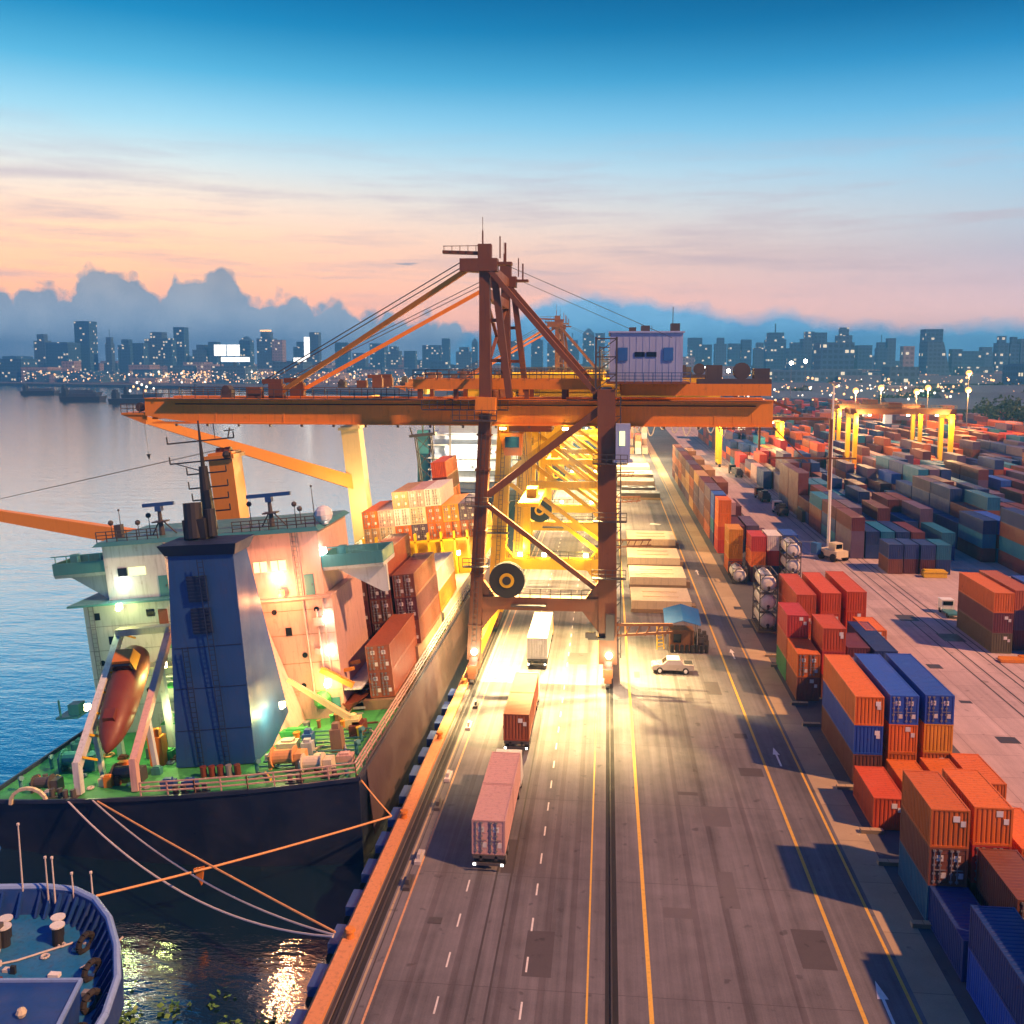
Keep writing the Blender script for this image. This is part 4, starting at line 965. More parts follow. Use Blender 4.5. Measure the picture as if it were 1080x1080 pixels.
for x, h in ((-11, 3), (-9.2, 1.6), (-8, 2.2), (2.4, 2.4), (7.4, 1.5), (8.8, 3.6), (-12, 1.8), (6.9, 2.0)): MB().tube((x, 88.6, 25), (x, 88.6, 25+h), .06, .03, 6).ball((x, 88.6, 25+h), .12 if h > 2.5 else .28, 8).build('antenna', 'dark_steel', ship)
MB().box(-11.4, -10.7, 88, 88.6, 25.2, 26.6).build('roof_locker', 'dark_steel', ship)
# main mast
ms = MB().tube((-2.0, 89, 25.0), (-1.9, 89, 31.5), .75, .42, 12).tube((-1.9, 89, 31.5), (-1.8, 89, 36), .22, .08, 8)
ms.bar((-1.4, 88.2, 25), (-1.5, 88.4, 29.2), .55, .5)
mo = ms.build('mast', 'black_steel', ship)
for z, a, b in ((34.0, -5.2, 1.6), (32.0, -5.2, 1.0), (30.8, -3.6, .4), (29.4, -3.6, .4), (28.2, -3.4, .3), (27.0, -3.4, .3)):
    y = MB().bar((a, 89, z), (b, 89, z), .14)
    y.bar((a, 89, z), (a, 89, z+.7), .1).bar((b, 89, z), (b, 89, z+.6), .1)
    if z > 33: y.bar((-.3, 89, z), (-.3, 89, z+1.6), .06).bar((1.0, 89, z), (1.3, 89, z+1.0), .1).box(.7, 1.7, 88.9, 89.1, z+.7, z+.8)
    if 31.5 < z < 33: y.ball((.6, 89, z+.4), .4, 8).bar((a+.5, 89, z), (-2, 89, z-1), .08)
    y.build('yard_arm', 'black_steel', mo)
# exhaust casing on the funnel top
ex = MB().tube((1.0, 79, 25.9), (1.0, 79.4, 29.0), .8, .8, 14).tube((2.4, 79.4, 25.9), (2.4, 79.6, 28.3), .5, .5, 12).tube((.2, 80, 25.9), (.2, 80, 28.2), .4, .4, 10).box(0.2, 2.2, 78.6, 80.6, 25.8, 27.6)
# funnel
fn = MB().hexa([(-2.2, 76.2, 5.6+.7), (5.0, 76.2, 5.6+.7), (5.4, 84.6, 5.6+.7), (-1.8, 84.6, 6.3)], [(-.5, 76.6, 24.9), (5.3, 76.6, 24.6), (5.3, 79.6, 24.6), (-.5, 79.6, 24.9)])
fo = fn.build('funnel', 'funnel_navy', ship)
MB().hexa([(-.7, 76.4, 24.93), (5.5, 76.4, 24.63), (5.5, 79.8, 24.63), (-.7, 79.8, 24.93)], [(-1.1, 76.0, 25.9), (5.9, 76.0, 25.6), (5.9, 80.4, 25.6), (-1.1, 80.4, 25.9)]).build('funnel_top', 'funnel_dark', fo)
ex.build('exhaust_pipe', 'black_steel', fo)
for z0, z1 in ((20.8, 23.0), (18.0, 20.2)): 
    lv = MB().box(1.0, 2.7, 76.25, 76.75, z0, z1)
    for k in range(7): lv.box(1.0, 2.7, 76.2, 76.25, z0+.12+k*.3, z0+.24+k*.3)
    lv.build('louvre', 'funnel_dark', fo)
# engine casing between funnel and house
MB().hexa([(-1.5, 84.7, DZ+.02), (5.2, 80.0, DZ+.02), (6.2, 86.3, DZ+.02), (-1.5, 86.3, DZ+.02)], [(-1.5, 84.7, 17.8), (2.6, 83.0, 17.8), (2.9, 86.3, 17.8), (-1.5, 86.3, 17.8)]).build('engine_casing', 'ship_lamplit_pink', ship)
# terraces with green decks between ramp and funnel
for z, y0 in ((15.0, 84.2), (11.6, 82.6), (8.6, 81.2)):
    d = MB().box(-5.8, -2.0, y0, 86.3, z-.15, z).build('terrace', 'deck_green', ship)
    MB().box(-5.8, -2.0, y0-.06, y0, z-1.0, z-.15).build('terrace_edge', 'ship_white', d); railing([(-5.8, y0, z), (-2.0, y0, z)], 1.0, 1.0, .04).build('railing', 'ship_white', d)
    q = MB()
    for k in range(8): q.bar((-5.4+.4*k, y0-.4+.02*k, z-3+.38*k), (-5.4+.4*k, y0+.5, z-3+.38*k), .32, .07)
    q.build('stair', 'deck_green', d)
# freefall ramp
for x in (-8.7, -3.7):
    rp = MB().bar((x, 72.0, DZ+.1), (x, 72.2, 9.0), .55, .6).bar((x, 72.2, 8.6), (x-1.0, 83.5, 17.0), .6, .7)
    ro = rp.build('launch_ramp', 'ship_white' if x < -5 else 'ship_lamplit_pink', ship)
    for k in range(7):
        u = k/6; MB().bar((x+(.3 if x < -5 else -.3)-u, 72.6+10.6*u, 9.2+7.6*u), (x+(1.0 if x < -5 else -1.0)-u, 73.6+10.6*u, 8.5+7.6*u), .18).build('ramp_bracket', 'crane_yellow', ro)
    MB().bar((x-.6, 80, DZ), (x-.7, 80, 14.2), .5).build('ramp_support', 'ship_white', ro); MB().bar((x-.2, 76, DZ), (x-.4, 76, 11.2), .4).build('ramp_support', 'ship_white', ro)
MB().box(-9.7, -4.4, 82.5, 83.6, 16.8, 17.4).build('ramp_head', 'hatch_cream', ship); MB().box(-9.4, -4.8, 84.0, 85.8, 13.0, 13.2).build('ramp_platform', 'hatch_cream', ship)
# deck machinery (port and centre)
def winch(x, y, s=1.0, mt='grey_steel'):
    w = MB().tube((x-.9*s, y, DZ+.95*s), (x+.9*s, y, DZ+.95*s), .6*s, n=14).tube((x-1.0*s, y, DZ+.95*s), (x-.9*s, y, DZ+.95*s), .85*s, n=16).tube((x+.9*s, y, DZ+.95*s), (x+1.0*s, y, DZ+.95*s), .85*s, n=16).box(x+1.05*s, x+1.9*s, y-.6*s, y+.6*s, DZ, DZ+1.3*s).box(x-1.3*s, x-1.05*s, y-.5*s, y+.5*s, DZ, DZ+1.2*s)
    w.build('winch', mt, ship)
winch(-12.2, 77.5, 1.1, 'ship_teal'); winch(-5.8, 74.2, .9, 'dark_steel'); winch(8.0, 75.2, 1.0, 'rope_orange'); winch(11.0, 73.8, .9, 'hatch_cream'); winch(-12.6, 73.2, .8, 'dark_steel')
for x, y in ((-11, 71.8), (-9.6, 71.4), (9.6, 71.9), (12.4, 72.6), (0.2, 71.0), (2.0, 71.0), (-14.3, 75)):
    MB().tube((x, y, DZ), (x, y, DZ+.75), .22, n=10).tube((x+.7, y, DZ), (x+.7, y, DZ+.75), .22, n=10).box(x-.35, x+1.05, y-.3, y+.3, DZ, DZ+.12).build('bollard', 'dark_steel', ship)
for x, y, sx, sy, sz, mt in ((-4.4, 77.6, 1.3, 1.0, 2.6, 'boat_orange'), (-6.6, 75.6, 1.4, 1.0, 1.0, 'boat_orange'), (-7.4, 73.6, .8, .6, .7, 'hatch_cream'), (7.0, 79, 1.8, 1.2, .8, 'hatch_cream'), (9.2, 77.8, 1.0, .8, 1.1, 'ship_white'), (9.0, 78.8, .9, .9, 1.5, 'cab_blue'),
    (11.8, 78.2, 1.0, 1.0, 2.0, 'cargo_tan'), (6.8, 82, 3.2, 1.0, .7, 'deck_green'), (12.6, 82, 1.2, 2.0, 1.0, 'boat_red'), (-13.4, 80.5, 1.2, 1.0, 1.4, 'ship_teal'), (-12.8, 82.8, .9, .8, 2.1, 'dark_steel'), (-14.4, 84.3, .7, 1.0, 1.6, 'ship_teal'), (13.2, 75.5, 1.4, .9, .7, 'ship_lamplit_pink'), (-1.0, 72.3, 1.2, .7, .7, 'tug_blue'), (1.0, 72.0, 1.2, .7, .7, 'tug_blue'), (10.6, 75.4, .9, .7, .5, 'deck_green'), (6.4, 77.0, 1.6, .4, .5, 'ship_white')):
    MB().box(x-sx/2, x+sx/2, y-sy/2, y+sy/2, DZ+.013, DZ+sz).box(x-sx*.3, x+sx*.3, y-sy*.3, y+sy*.3, DZ+sz, DZ+sz*1.25).build('deck_locker', mt, ship)
for k in range(5): MB().tube((1.2+.75*k, 74.2, DZ), (1.2+.75*k, 74.2, DZ+.9), .28, n=10).build('deck_drum', 'boat_red' if k != 3 else 'grey_steel', ship)
for k in range(9): MB().tube((5.8, 75+.9*k, DZ+.25+.03*(k % 3)), (13.8, 74.6+.95*k, DZ+.25+.03*(k % 3)), .07, n=6).build('deck_pipe', 'ship_teal', ship)
for x, y in ((-14.9, 73.5), (-14.9, 78), (-14.6, 81), (6.0, 74), (13.8, 77), (13.4, 80)): MB().tube((x, y, DZ), (x, y, DZ+1.1), .16, n=8).tube((x, y, DZ+1.1), (x+.35, y-.3, DZ+1.25), .22, n=8).build('deck_vent', 'ship_teal', ship)
arch = MB()
for k in range(8):
    a0, a1 = math.pi*k/8, math.pi*(k+1)/8; arch.bar((-12.6+1.6*math.cos(a0), 70.9, DZ+1.3*math.sin(a0)), (-12.6+1.6*math.cos(a1), 70.9, DZ+1.3*math.sin(a1)), .25)
arch.build('fairlead', 'hatch_cream', ship)
MB().box(-17.6, -15.3, 83.6, 85.8, 8.8, 9.0).tube((-17.3, 84, 9), (-17.3, 84, 10.6), .1).box(-16.6, -15.5, 84.2, 85.4, 9, 10).build('side_platform', 'ship_teal', ship)
# provision crane boom, starboard
MB().tube((12.2, 82, DZ), (12.2, 82, DZ+1.8), .5, .4, 12).bar((12.3, 82, DZ+1.2), (6.7, 81.6, 11.8), .55, .6, 0, .3, .35).box(11.6, 12.9, 81.4, 82.6, DZ+.6, DZ+1.5).build('provision_crane', 'gear_cream', ship)
# rescue boat with davit, starboard
rb = MB(); rings = []
for u in range(7):
    v = u/6; w = .95*math.sin(math.pi*min(1, .12+v*.9))**.5; rings.append([(10.6-w+.9*v, 90.2+4.2*(v-.5)-2, 7.6), (10.6+.9*v, 90.2+4.2*(v-.5)-2, 6.9), (10.6+w+.9*v, 90.2+4.2*(v-.5)-2, 7.6), (10.6+.9*v, 90.2+4.2*(v-.5)-2, 7.5)])
rbo = MB().loft(rings).build('rescue_boat', 'boat_red', None, (-34.2, 0, -4.5), (0, -LIST, 0))
tag(rbo, 'small open red rescue boat hanging beside ship house on quay side', 'boat')
MB().bar((9.2, 87.4, DZ), (9.4, 87.4, 10.4), .3).bar((9.4, 87.4, 10.4), (11.2, 87.6, 10.6), .3).bar((9.2, 89.6, DZ), (9.4, 89.6, 10.4), .3).bar((9.4, 89.6, 10.4), (11.2, 89.8, 10.6), .3).bar((8.4, 86.0, 11.2), (11.4, 86.0, 9.4), .5).build('boat_davit', 'gear_orange', ship)
MB().ball((8.2, 86.0, 8.2), .9, 10).build('cable_drum', 'deck_green', ship)
# freefall lifeboat lies on the ramp: a thing of its own
lb = thing('lifeboat', 'enclosed dark red freefall lifeboat pointing down the stern ramp', 'boat', (-34.2, 0, -4.5), (0, -LIST, 0))
A = Vector((-6.6, 73.2, 9.2)); B = Vector((-7.5, 82.0, 15.4)); ax = (B-A).normalized(); sd = Vector((1, 0, 0)); upv = sd.cross(ax).normalized()
if upv.z < 0: upv = -upv
prof = [(0, .12, .15), (.06, .6, .55), (.15, 1.05, .95), (.3, 1.45, 1.25), (.6, 1.6, 1.4), (.85, 1.55, 1.35), (.97, 1.25, 1.1), (1, 1.0, .9)]
rings = []
for u, w, hh in prof:
    c = A.lerp(B, u); rings.append([c+sd*w*math.cos(2*math.pi*i/14)+upv*hh*math.sin(2*math.pi*i/14) for i in range(14)])
mb = MB().loft(rings); mb.sm = True; mb.build('hull', 'boat_red', lb)
c = A.lerp(B, .80); mb = MB().hexa([c+sd*a-ax*b+upv*1.0 for a, b in ((-1.1, .9), (1.1, .9), (1.1, -.9), (-1.1, -.9))], [c+sd*a-ax*b+upv*2.05 for a, b in ((-.85, .6), (.85, .6), (.85, -.8), (-.85, -.8))]); mb.build('cabin', 'boat_orange', lb)
MB().hexa([c+sd*a-ax*.98+upv*b for a, b in ((-.95, 1.25), (.95, 1.25), (.85, 1.85), (-.85, 1.85))], [c+sd*a-ax*.7+upv*b for a, b in ((-.95, 1.25), (.95, 1.25), (.85, 1.85), (-.85, 1.85))]).build('window', 'dark_glass', lb)
c = A.lerp(B, .28); MB().hexa([c+sd*a+ax*b+upv*.98 for a, b in ((-.6, -.6), (.6, -.6), (.6, .6), (-.6, .6))], [c+sd*a+ax*b+upv*1.38 for a, b in ((-.5, -.5), (.5, -.5), (.5, .5), (-.5, .5))]).build('hatch', 'boat_red', lb)
# plating seams, portholes, doors and ladders on the house, small gear on deck
for z in (9.0, 11.8, 14.6, 17.0):
    MB().box(-14.55, -5.65, 85.975, 86.0, z, z+.05).build('wall_seam', 'grey_steel', ship); MB().box(-5.5, 10.15, 86.375, 86.4, z, z+.05).build('wall_seam', 'cargo_tan', ship)
for x in (-13.4, -11.2, -9.0, -7.0):
    for z in (10.4, 13.4): MB().tube((x, 85.9, z), (x, 86.02, z), .28, n=12).build('porthole', 'dark_glass', ship)
for x, z in ((3.6, 9.6), (3.6, 12.6), (6.9, 12.6), (8.6, 17.0), (4.4, 17.0), (6.4, 9.6)): MB().tube((x, 86.3, z), (x, 86.42, z), .26, n=12).build('porthole', 'dark_glass', ship)
for x, y_, z in ((-13.9, 85.93, DZ+.05), (4.4, 86.33, DZ+.05), (8.9, 86.33, DZ+.05), (-6.6, 86.14, 19.55), (7.8, 86.24, 18.45)):
    d_ = MB().box(x, x+.9, y_, y_+.08, z, z+2.0).build('door', 'ship_teal', ship); MB().box(x+.7, x+.78, y_-.06, y_, z+.9, z+1.1).build('handle', 'dark_steel', d_)
for x, y_, z0, z1 in ((-14.0, 85.8, DZ, 19.4), (7.0, 86.1, 18.5, 24.8), (2.3, 76.0, 6.4, 24.5), (-.1, 76.05, 6.4, 17)):
    l_ = MB()
    for q in (0, .5): l_.bar((x+q, y_, z0), (x+q, y_, z1), .06)
    for k in range(int((z1-z0)/.45)): l_.bar((x, y_, z0+.3+.45*k), (x+.5, y_, z0+.3+.45*k), .045)
    l_.build('ladder', 'grey_steel' if x != 2.3 and x != -.1 else 'funnel_dark', ship)
for z in (9.5, 13.2, 16.8): MB().hexa([(-2.0+(z-6.3)*.091, 76.17+(z-6.3)*.0215, z), (5.02, 76.17+(z-6.3)*.0215, z), (5.02, 76.3+(z-6.3)*.0215, z), (-2.0+(z-6.3)*.091, 76.3+(z-6.3)*.0215, z)], [(-2.0+(z-6.3)*.091, 76.17+(z-6.3)*.0215, z+.06), (5.02, 76.17+(z-6.3)*.0215, z+.06), (5.02, 76.3+(z-6.3)*.0215, z+.06), (-2.0+(z-6.3)*.091, 76.3+(z-6.3)*.0215, z+.06)]).build('funnel_seam', 'funnel_dark', fo)
dr_ = random.Random(21)
for i in range(64):
    if i % 2: x, y_ = dr_.uniform(-14.6, -2.8), dr_.uniform(72.4, 84.5)
    else: x, y_ = dr_.uniform(5.6, 14.2), dr_.uniform(72.6, 85.2)
    a_ = dr_.uniform(.15, .6); h_ = dr_.uniform(.2, 1.1); mt = dr_.choice(['grey_steel', 'dark_steel', 'hatch_cream', 'boat_orange', 'ship_white', 'deck_green', 'ship_teal', 'signal_yellow', 'wood_brown', 'boat_red'])
    k_ = i % 4
    if k_ == 0: MB().tube((x, y_, DZ), (x, y_, DZ+h_), a_*.6, n=10).tube((x, y_, DZ+h_), (x, y_, DZ+h_+.1), a_*.75, n=10).build('deck_fitting', mt, ship)
    elif k_ == 1: MB().box(x-a_, x+a_, y_-a_*.7, y_+a_*.7, DZ+.013, DZ+h_).box(x-a_*.7, x+a_*.7, y_-a_*.5, y_+a_*.5, DZ+h_, DZ+h_+.12).build('deck_fitting', mt, ship)
    elif k_ == 2: MB().tube((x, y_, DZ+.25), (x+dr_.uniform(-2, 2), y_+dr_.uniform(-2, 2), DZ+.3), .1, n=7).build('deck_spar', mt, ship)
    else:
        rc = MB()
        for q in range(12):
            a0, a1 = q*.5236, (q+1)*.5236; rc.tube((x+a_*math.cos(a0), y_+a_*math.sin(a0), DZ+.12), (x+a_*math.cos(a1), y_+a_*math.sin(a1), DZ+.12), .1, n=5)
        rc.build('rope_coil', dr_.choice(['rope_white', 'rope_orange', 'ship_teal']), ship)
# ship's lamps
def ship_lamp(x, y, z, mat, c, w, r=.28, dy=-1.7):
    MB().box(x-.25, x+.25, y+.12, y+.35, z-.1, z+.4).ball((x, y, z), r, 10).build('deck_lamp', mat, ship)
    point(S(x, y+dy, z), c, w, .3)
ship_lamp(-10.2, 84.6, 19.0, 'lamp_yellow', (.75, .95, .30), 330)
ship_lamp(-10.3, 85.7, 21.0, 'lamp_white', (1, .95, .7), 60, .2)
ship_lamp(5.7, 85.3, 18.9, 'lamp_orange', (1, .38, .14), 1900, .34)
ship_lamp(5.2, 85.6, 20.3, 'lamp_white', (1, .9, .7), 22, .16)
ship_lamp(9.0, 85.6, 9.8, 'lamp_yellow', (1, .60, .15), 700, .34)
ship_lamp(9.4, 85.7, 12.8, 'lamp_white', (1, .7, .45), 60, .2); ship_lamp(9.6, 85.7, 16.0, 'lamp_white', (1, .7, .45), 50, .2)
ship_lamp(9.9, 86.5, 22.4, 'lamp_white', (1, .9, .75), 110, .25)
ship_lamp(-5.0, 81.6, 13.8, 'lamp_yellow', (.85, 1.0, .30), 650, .2)
ship_lamp(-3.4, 80.8, 10.2, 'lamp_yellow', (.9, 1, .35), 420, .2)
ship_lamp(-11.8, 79.6, 11.0, 'lamp_yellow', (.8, 1, .35), 420, .2)
ship_lamp(6.2, 80.6, 9.6, 'lamp_yellow', (.9, 1, .35), 520, .2)
ship_lamp(12.6, 99, 9.8, 'lamp_warm', (1, .7, .3), 900, .25)
ship_lamp(14.0, 118, 10, 'lamp_warm', (1, .66, .25), 1300, .3); ship_lamp(14.0, 136, 12, 'lamp_warm', (1, .66, .25), 2200, .3)
point(S(4, 134, 22), (1, .62, .25), 5000, .4); point(S(10, 190, 26), (1, .7, .35), 16000, .4)
# ship's own cranes on the port side
def ship_gear(y, x, z0, z1, tipx, tipy, pz, tz, pm, jm, w=3.2):
    p = MB().bar((x, y, z0), (x, y, z1), w, w).box(x-w*.62, x+w*.62, y-w*.62, y+w*.62, z1-.8, z1-.3)
    o = p.build('crane_post', pm, ship)
    MB().tube((x-.9, y, z1), (x-.2, y, z1), .6).tube((x+.2, y, z1), (x+.9, y, z1), .6).box(x-.4, x+.4, y-.4, y+.4, z1, z1+.5).build('sheave', 'crane_shade_brown', o)
    MB().bar((x-.3, y-.2, pz), (tipx, tipy, tz), 2.0, 2.5, 0, 1.0, 1.2).build('crane_jib', jm, ship)
    MB().bar((x-w/2-.1, y, pz+3), (x-w/2-.1, y, pz+7), .5, .9).build('cable_tray', 'crane_shade_brown', o)
    for d in (-.4, .4): MB().bar((x+d, y, z1+.4), (tipx, tipy+d, tz+.6), .05).build('hoist_cable', 'dark_steel', ship)
    MB().bar((tipx+.5, tipy, tz-.6), (tipx+.5, tipy, tz-6), .04).build('hoist_cable', 'dark_steel', ship)
    hk = MB().hexa([(tipx+.2, tipy-.2, tz-6), (tipx+.8, tipy-.2, tz-6), (tipx+.5, tipy, tz-7)], [(tipx+.2, tipy+.2, tz-6), (tipx+.8, tipy+.2, tz-6), (tipx+.5, tipy+.02, tz-7)])
    hk.build('crane_hook', 'black_steel', ship)
ship_gear(115, -10.6, DZ, 31.4, -43, 111, 18.3, 27.4, 'gear_orange', 'gear_orange', 3.1)
ship_gear(172, -9.8, DZ, 31.2, -39, 150, 20.2, 36.5, 'gear_cream', 'gear_orange', 3.3)
point(S(-8, 163, 17), (1, .78, .4), 5000, .4)
# hatch coamings / lashing platforms
MB().box(-12.5, 15.0, 99, 113.5, DZ+.02, 9.0).build('hatch_coaming', 'cargo_tan', ship)
MB().box(11.6, 15.0, 87.8, 98.9, DZ+.02, 7.2).build('hatch_coaming', 'cargo_tan', ship)
MB().box(-8, 15.1, 115, 138, DZ+.02, 8.6).build('hatch_coaming', 'hatch_cream', ship)
MB().box(-3.5, 15.1, 140, 168, DZ+.02, 13.6).build('hatch_coaming', 'crane_yellow', ship)
lash = MB()
for k in range(9): lash.box(-1+k*2.0, -.7+k*2.0, 138.5, 139.3, DZ, 15)
lash.box(-1.2, 15.4, 138.5, 139.3, 13.6, 13.9); lash.build('lashing_bridge', 'crane_yellow', ship)
# lattice foremast
lm = MB()
for sx in (-1.2, 1.2):
    for sy in (-.8, .8): lm.bar((.6+sx, 186+sy, DZ), (.6+sx*1.3, 186+sy, 27), .22)
for k in range(4):
    z = 15+k*3; lm.bar((-.8, 185.2, z), (2.0, 185.2, z+3), .14).bar((2.0, 185.2, z), (-.8, 185.2, z+3), .14)
lm.box(-2.0, 3.2, 184.8, 187.2, 27, 27.5).bar((-1.6, 186, 27.5), (-1.9, 186, 29), .25).bar((2.8, 186, 27.5), (3.0, 186, 29), .25).bar((.6, 186, 27.5), (.6, 186, 29.2), .2)
lm.build('foremast', 'dark_steel', ship)
# containers on board: things of their own, tilted with the ship
SG = 'containers carried on the moored ship'
def on_ship(x, y, z, L, k, label, doors=False):
    return container(*S(x+CW/2, y, z), L, k, label, SG, doors, (0, -LIST, 0))
for i, k in enumerate(('rust', 'rust')):
    on_ship(12.3, 88.2, 7.3+i*TH, L40, k, f'rusty orange container, {["lower", "upper"][i]} of two beside the ship house by the quay', True)
for cx, cs, w in ((7.3, ['maroon', 'maroon', 'brown'], 'column beside the ship house'), (9.95, ['maroon', 'brown', 'maroon', 'rust'], 'tall middle column beside ship house'), (12.75, ['brown', 'maroon', 'brown'], 'column at quay side rail')):
    for i, k in enumerate(cs): on_ship(cx, 100.2, 9.05+i*TH, L40, k, f'{CNAME[k]} container, {TIER[i]} tier, {w}', True)
on_ship(12.6, 113.6, 9.05, L40, 'amber', 'amber container low behind dark stack at quay side rail')
on_ship(12.6, 113.6, 9.05+TH, L40, 'white', 'white topped container above amber one at quay side rail')
fore = [['tan', 'orange'], ['cream', 'pink'], ['orange', 'white', 'tan'], ['purple', 'cream', 'pink'], ['orange', 'orange', 'white'], ['orange', 'amber'], ['rust', 'purple']]
for c, cs in enumerate(fore):
    for i, k in enumerate(cs):
        on_ship(-1.0+c*2.5, 140.2, 13.62+i*TH, L40, k, f'{CNAME[k]} container, {["lowest", "second", "top"][i]} in {ORD[c]} column of forward block on ship', True)
on_ship(10.5, 153, 13.62, L40, 'green', 'green container behind the forward block on ship')
for i in range(4): on_ship(7.4, 156, 13.62+i*TH, L40, ['rust', 'orange', 'maroon', 'vermilion'][i], f'{["rusty brown", "orange", "maroon", "bright orange red"][i]} container, {TIER[i]} tier, in lone tall stack far forward on ship')

# second ship beyond
s2 = thing('cargo_ship', 'pale distant ship with stepped accommodation moored behind the first', 'ship', (-36, 236, -4.5))
def o2(z, k): return [(-11*k, 0, z), (11*k, 0, z), (14, 12, z), (14, 120, z), (6, 145, z), (0, 152, z), (-6, 145, z), (-14, 120, z), (-14, 12, z)]
MB().loft([o2(-2, .8), o2(9, 1)]).build('hull', 'hull_navy', s2)
dh = MB().box(-9.5, 12, 6, 22, 9.02, 18).box(-8.5, 11, 6.6, 21, 18, 24).box(-7.5, 12.5, 7, 20, 24, 28.5).build('deckhouse', 'house_blue', s2)
for z in (11, 14, 17, 20.4, 23):
    MB().box(-9.9, 12.6, 4.2, 6, z, z+.25).build('balcony', 'ship_white', s2)
for x in (-4, 3.5): MB().bar((x, 4.0, 9), (x, 4.0, 28), .5).build('ladder', 'dark_steel', s2)
for k, (x, z) in enumerate(((-3, 13), (5, 12.2), (1, 16), (7, 19), (-5, 19.5), (4, 22.3))): MB().ball((x, 3.9, z), .35, 8).build('deck_lamp', 'lamp_warm', s2)
MB().box(-13.4, -10.4, 8, 11, 9, 24).bar((-12, 9, 24), (-12, 9, 33), .3).build('mast', 'ship_teal', s2)
MB().box(-11.5, 11.5, 30, 110, 9.02, 16).build('hold', 'rust' if 'rust' in MATS else 'cargo_tan', s2)
point((-36, 236, 14), (1, .75, .45), 12000, .5)

# mooring lines
def sag(a, b, s, r, mat, label, n=18):
    a, b = Vector(a), Vector(b); pts = [a.lerp(b, i/n)-Vector((0, 0, 4*s*(i/n)*(1-i/n))) for i in range(n+1)]
    o = MB().path(pts, r, 6).build('mooring_line', mat); tag(o, label, 'rope', 'mooring lines at the stern'); return o
sag(S(-9.0, 70.6, DZ+.2), (-17.0, 55.4, .35), 2.6, .075, 'rope_white', 'white mooring line with deepest sag from ship stern to quay')
sag(S(-6.6, 70.3, DZ+.2), (-17.0, 55.6, .35), 1.5, .07, 'rope_white', 'white mooring line with middle sag from ship stern to quay')
sag(S(-6.2, 70.3, DZ+.1), (-17.0, 55.9, .35), 0.15, .075, 'rope_orange', 'taut orange mooring line from ship stern to quay')
sag(S(15.0, 72.5, DZ+.1), (-16.9, 71.6, .4), .1, .06, 'rope_orange', 'short mooring line from the stern corner to quay bollard')
sag((-35.5, 60.1, -.75), (-16.9, 71.5, .45), .2, .085, 'rope_orange', 'long orange rope from tug bow to quay bollard')
tag(MB().hexa([(-.5, 0, .3), (.3, 0, .5), (.1, 0, -.9)], [(-.5, .25, .3), (.3, .25, .5), (.1, .25, -.9)]).build('line_float', 'boat_orange', None, (-29.6, 63.9, -.9)), 'orange triangular float hanging where mooring ropes cross', 'float')
# quay bollards and fenders
for i, (x, y) in enumerate(((-16.6, 55.5), (-16.6, 71.6), (-16.6, 88), (-16.6, 104), (-16.6, 140))):
    tag(MB().tube((0, 0, 0), (0, 0, .45), .28, .2, 12).tube((0, 0, .45), (0, 0, .62), .36, .3, 12).build('bollard', 'boat_orange', None, (x+.7, y, .32)), f'orange bollard on quay kerb, {ORD[i]} from the camera', 'bollard', 'bollards on the quay edge')
fd = None
for i in range(16):
    y = 40+i*4.2
    if fd is None:
        fd = thing('quay_fender', '', 'fender', (-16.55, y, 0), group='fenders hung on quay edge')
        f = MB().tube((-.55, -.7, -1.7), (-.55, .7, -1.7), .62, n=14); f.build('tyre', 'black_rubber', fd)
        MB().box(-.9, .0, -1.1, 1.1, -1.0, -.35).build('bracket', 'tug_blue', fd); o = fd
    else: o = copy_tree(fd); o.location = (-16.55, y, 0)
    o['label'] = 'dark rubber fender with blue bracket hung below quay edge'
for i, (x, y) in enumerate(((-15.6, 80), (-15.5, 74.5), (-15.4, 66), (-15.5, 62.5), (-15.5, 92), (-15.6, 98))):
    mb = MB().box(-.25, .25, -.9, .9, 0, .25).box(-.12, .12, -.5, .3, .25, .6)
    tag(mb.build('quay_fitting', 'dark_steel' if i % 2 else 'rope_white', None, (x+1.9, y, .01)), f'{"dark" if i % 2 else "pale"} metal fitting lying beside crane rail, {ORD[i]} along quay', 'fitting', 'fittings beside the seaward crane rail')

# ------------------------------------------------------------------ tug, lower left
tug = thing('tugboat', 'blue tugboat with rounded bow and high bulwark at lower left', 'boat', (0, 0, 0))
rim = [(-56, 57.0), (-50, 59.3), (-44, 60.6), (-40, 61.15), (-37.5, 61.0), (-35.3, 59.9), (-33.1, 57.8), (-31.0, 54.9), (-29.3, 51.8), (-28.3, 48.5), (-27.9, 45), (-27.9, 40), (-28.5, 30)]
def inset(k, z):
    out = []
    for i, (x, y) in enumerate(rim):
        a = rim[max(0, i-1)]; b = rim[min(len(rim)-1, i+1)]; tx, ty = b[0]-a[0], b[1]-a[1]; l = math.hypot(tx, ty)
        out.append((x+ty/l*k, y-tx/l*k, z))
    return out
out0, inn = inset(0, 0), inset(.0, 0)
mb = MB()
Lr = [inset(.9, -5.0), inset(-.15, -2.6), inset(0, -.85), inset(.35, -.85), inset(.9, -2.55)]
for i in range(len(Lr)-1):
    for j in range(len(rim)-1): mb.quad(Lr[i][j], Lr[i][j+1], Lr[i+1][j+1], Lr[i+1][j])
mb.build('hull', 'tug_blue', tug)
rr = MB()
for a, b in zip(inset(.17, -.8), inset(.17, -.8)[1:]): rr.tube(a, b, .24, n=8)
rr.build('bulwark_rail', 'tug_rim', tug)
MB().poly(list(reversed(inset(.7, -2.5)+[(-56, 30, -2.5)]))).build('deck', 'tug_deck', tug)
st = MB(); i0, i1 = inset(.45, -1.0), inset(1.35, -2.5)
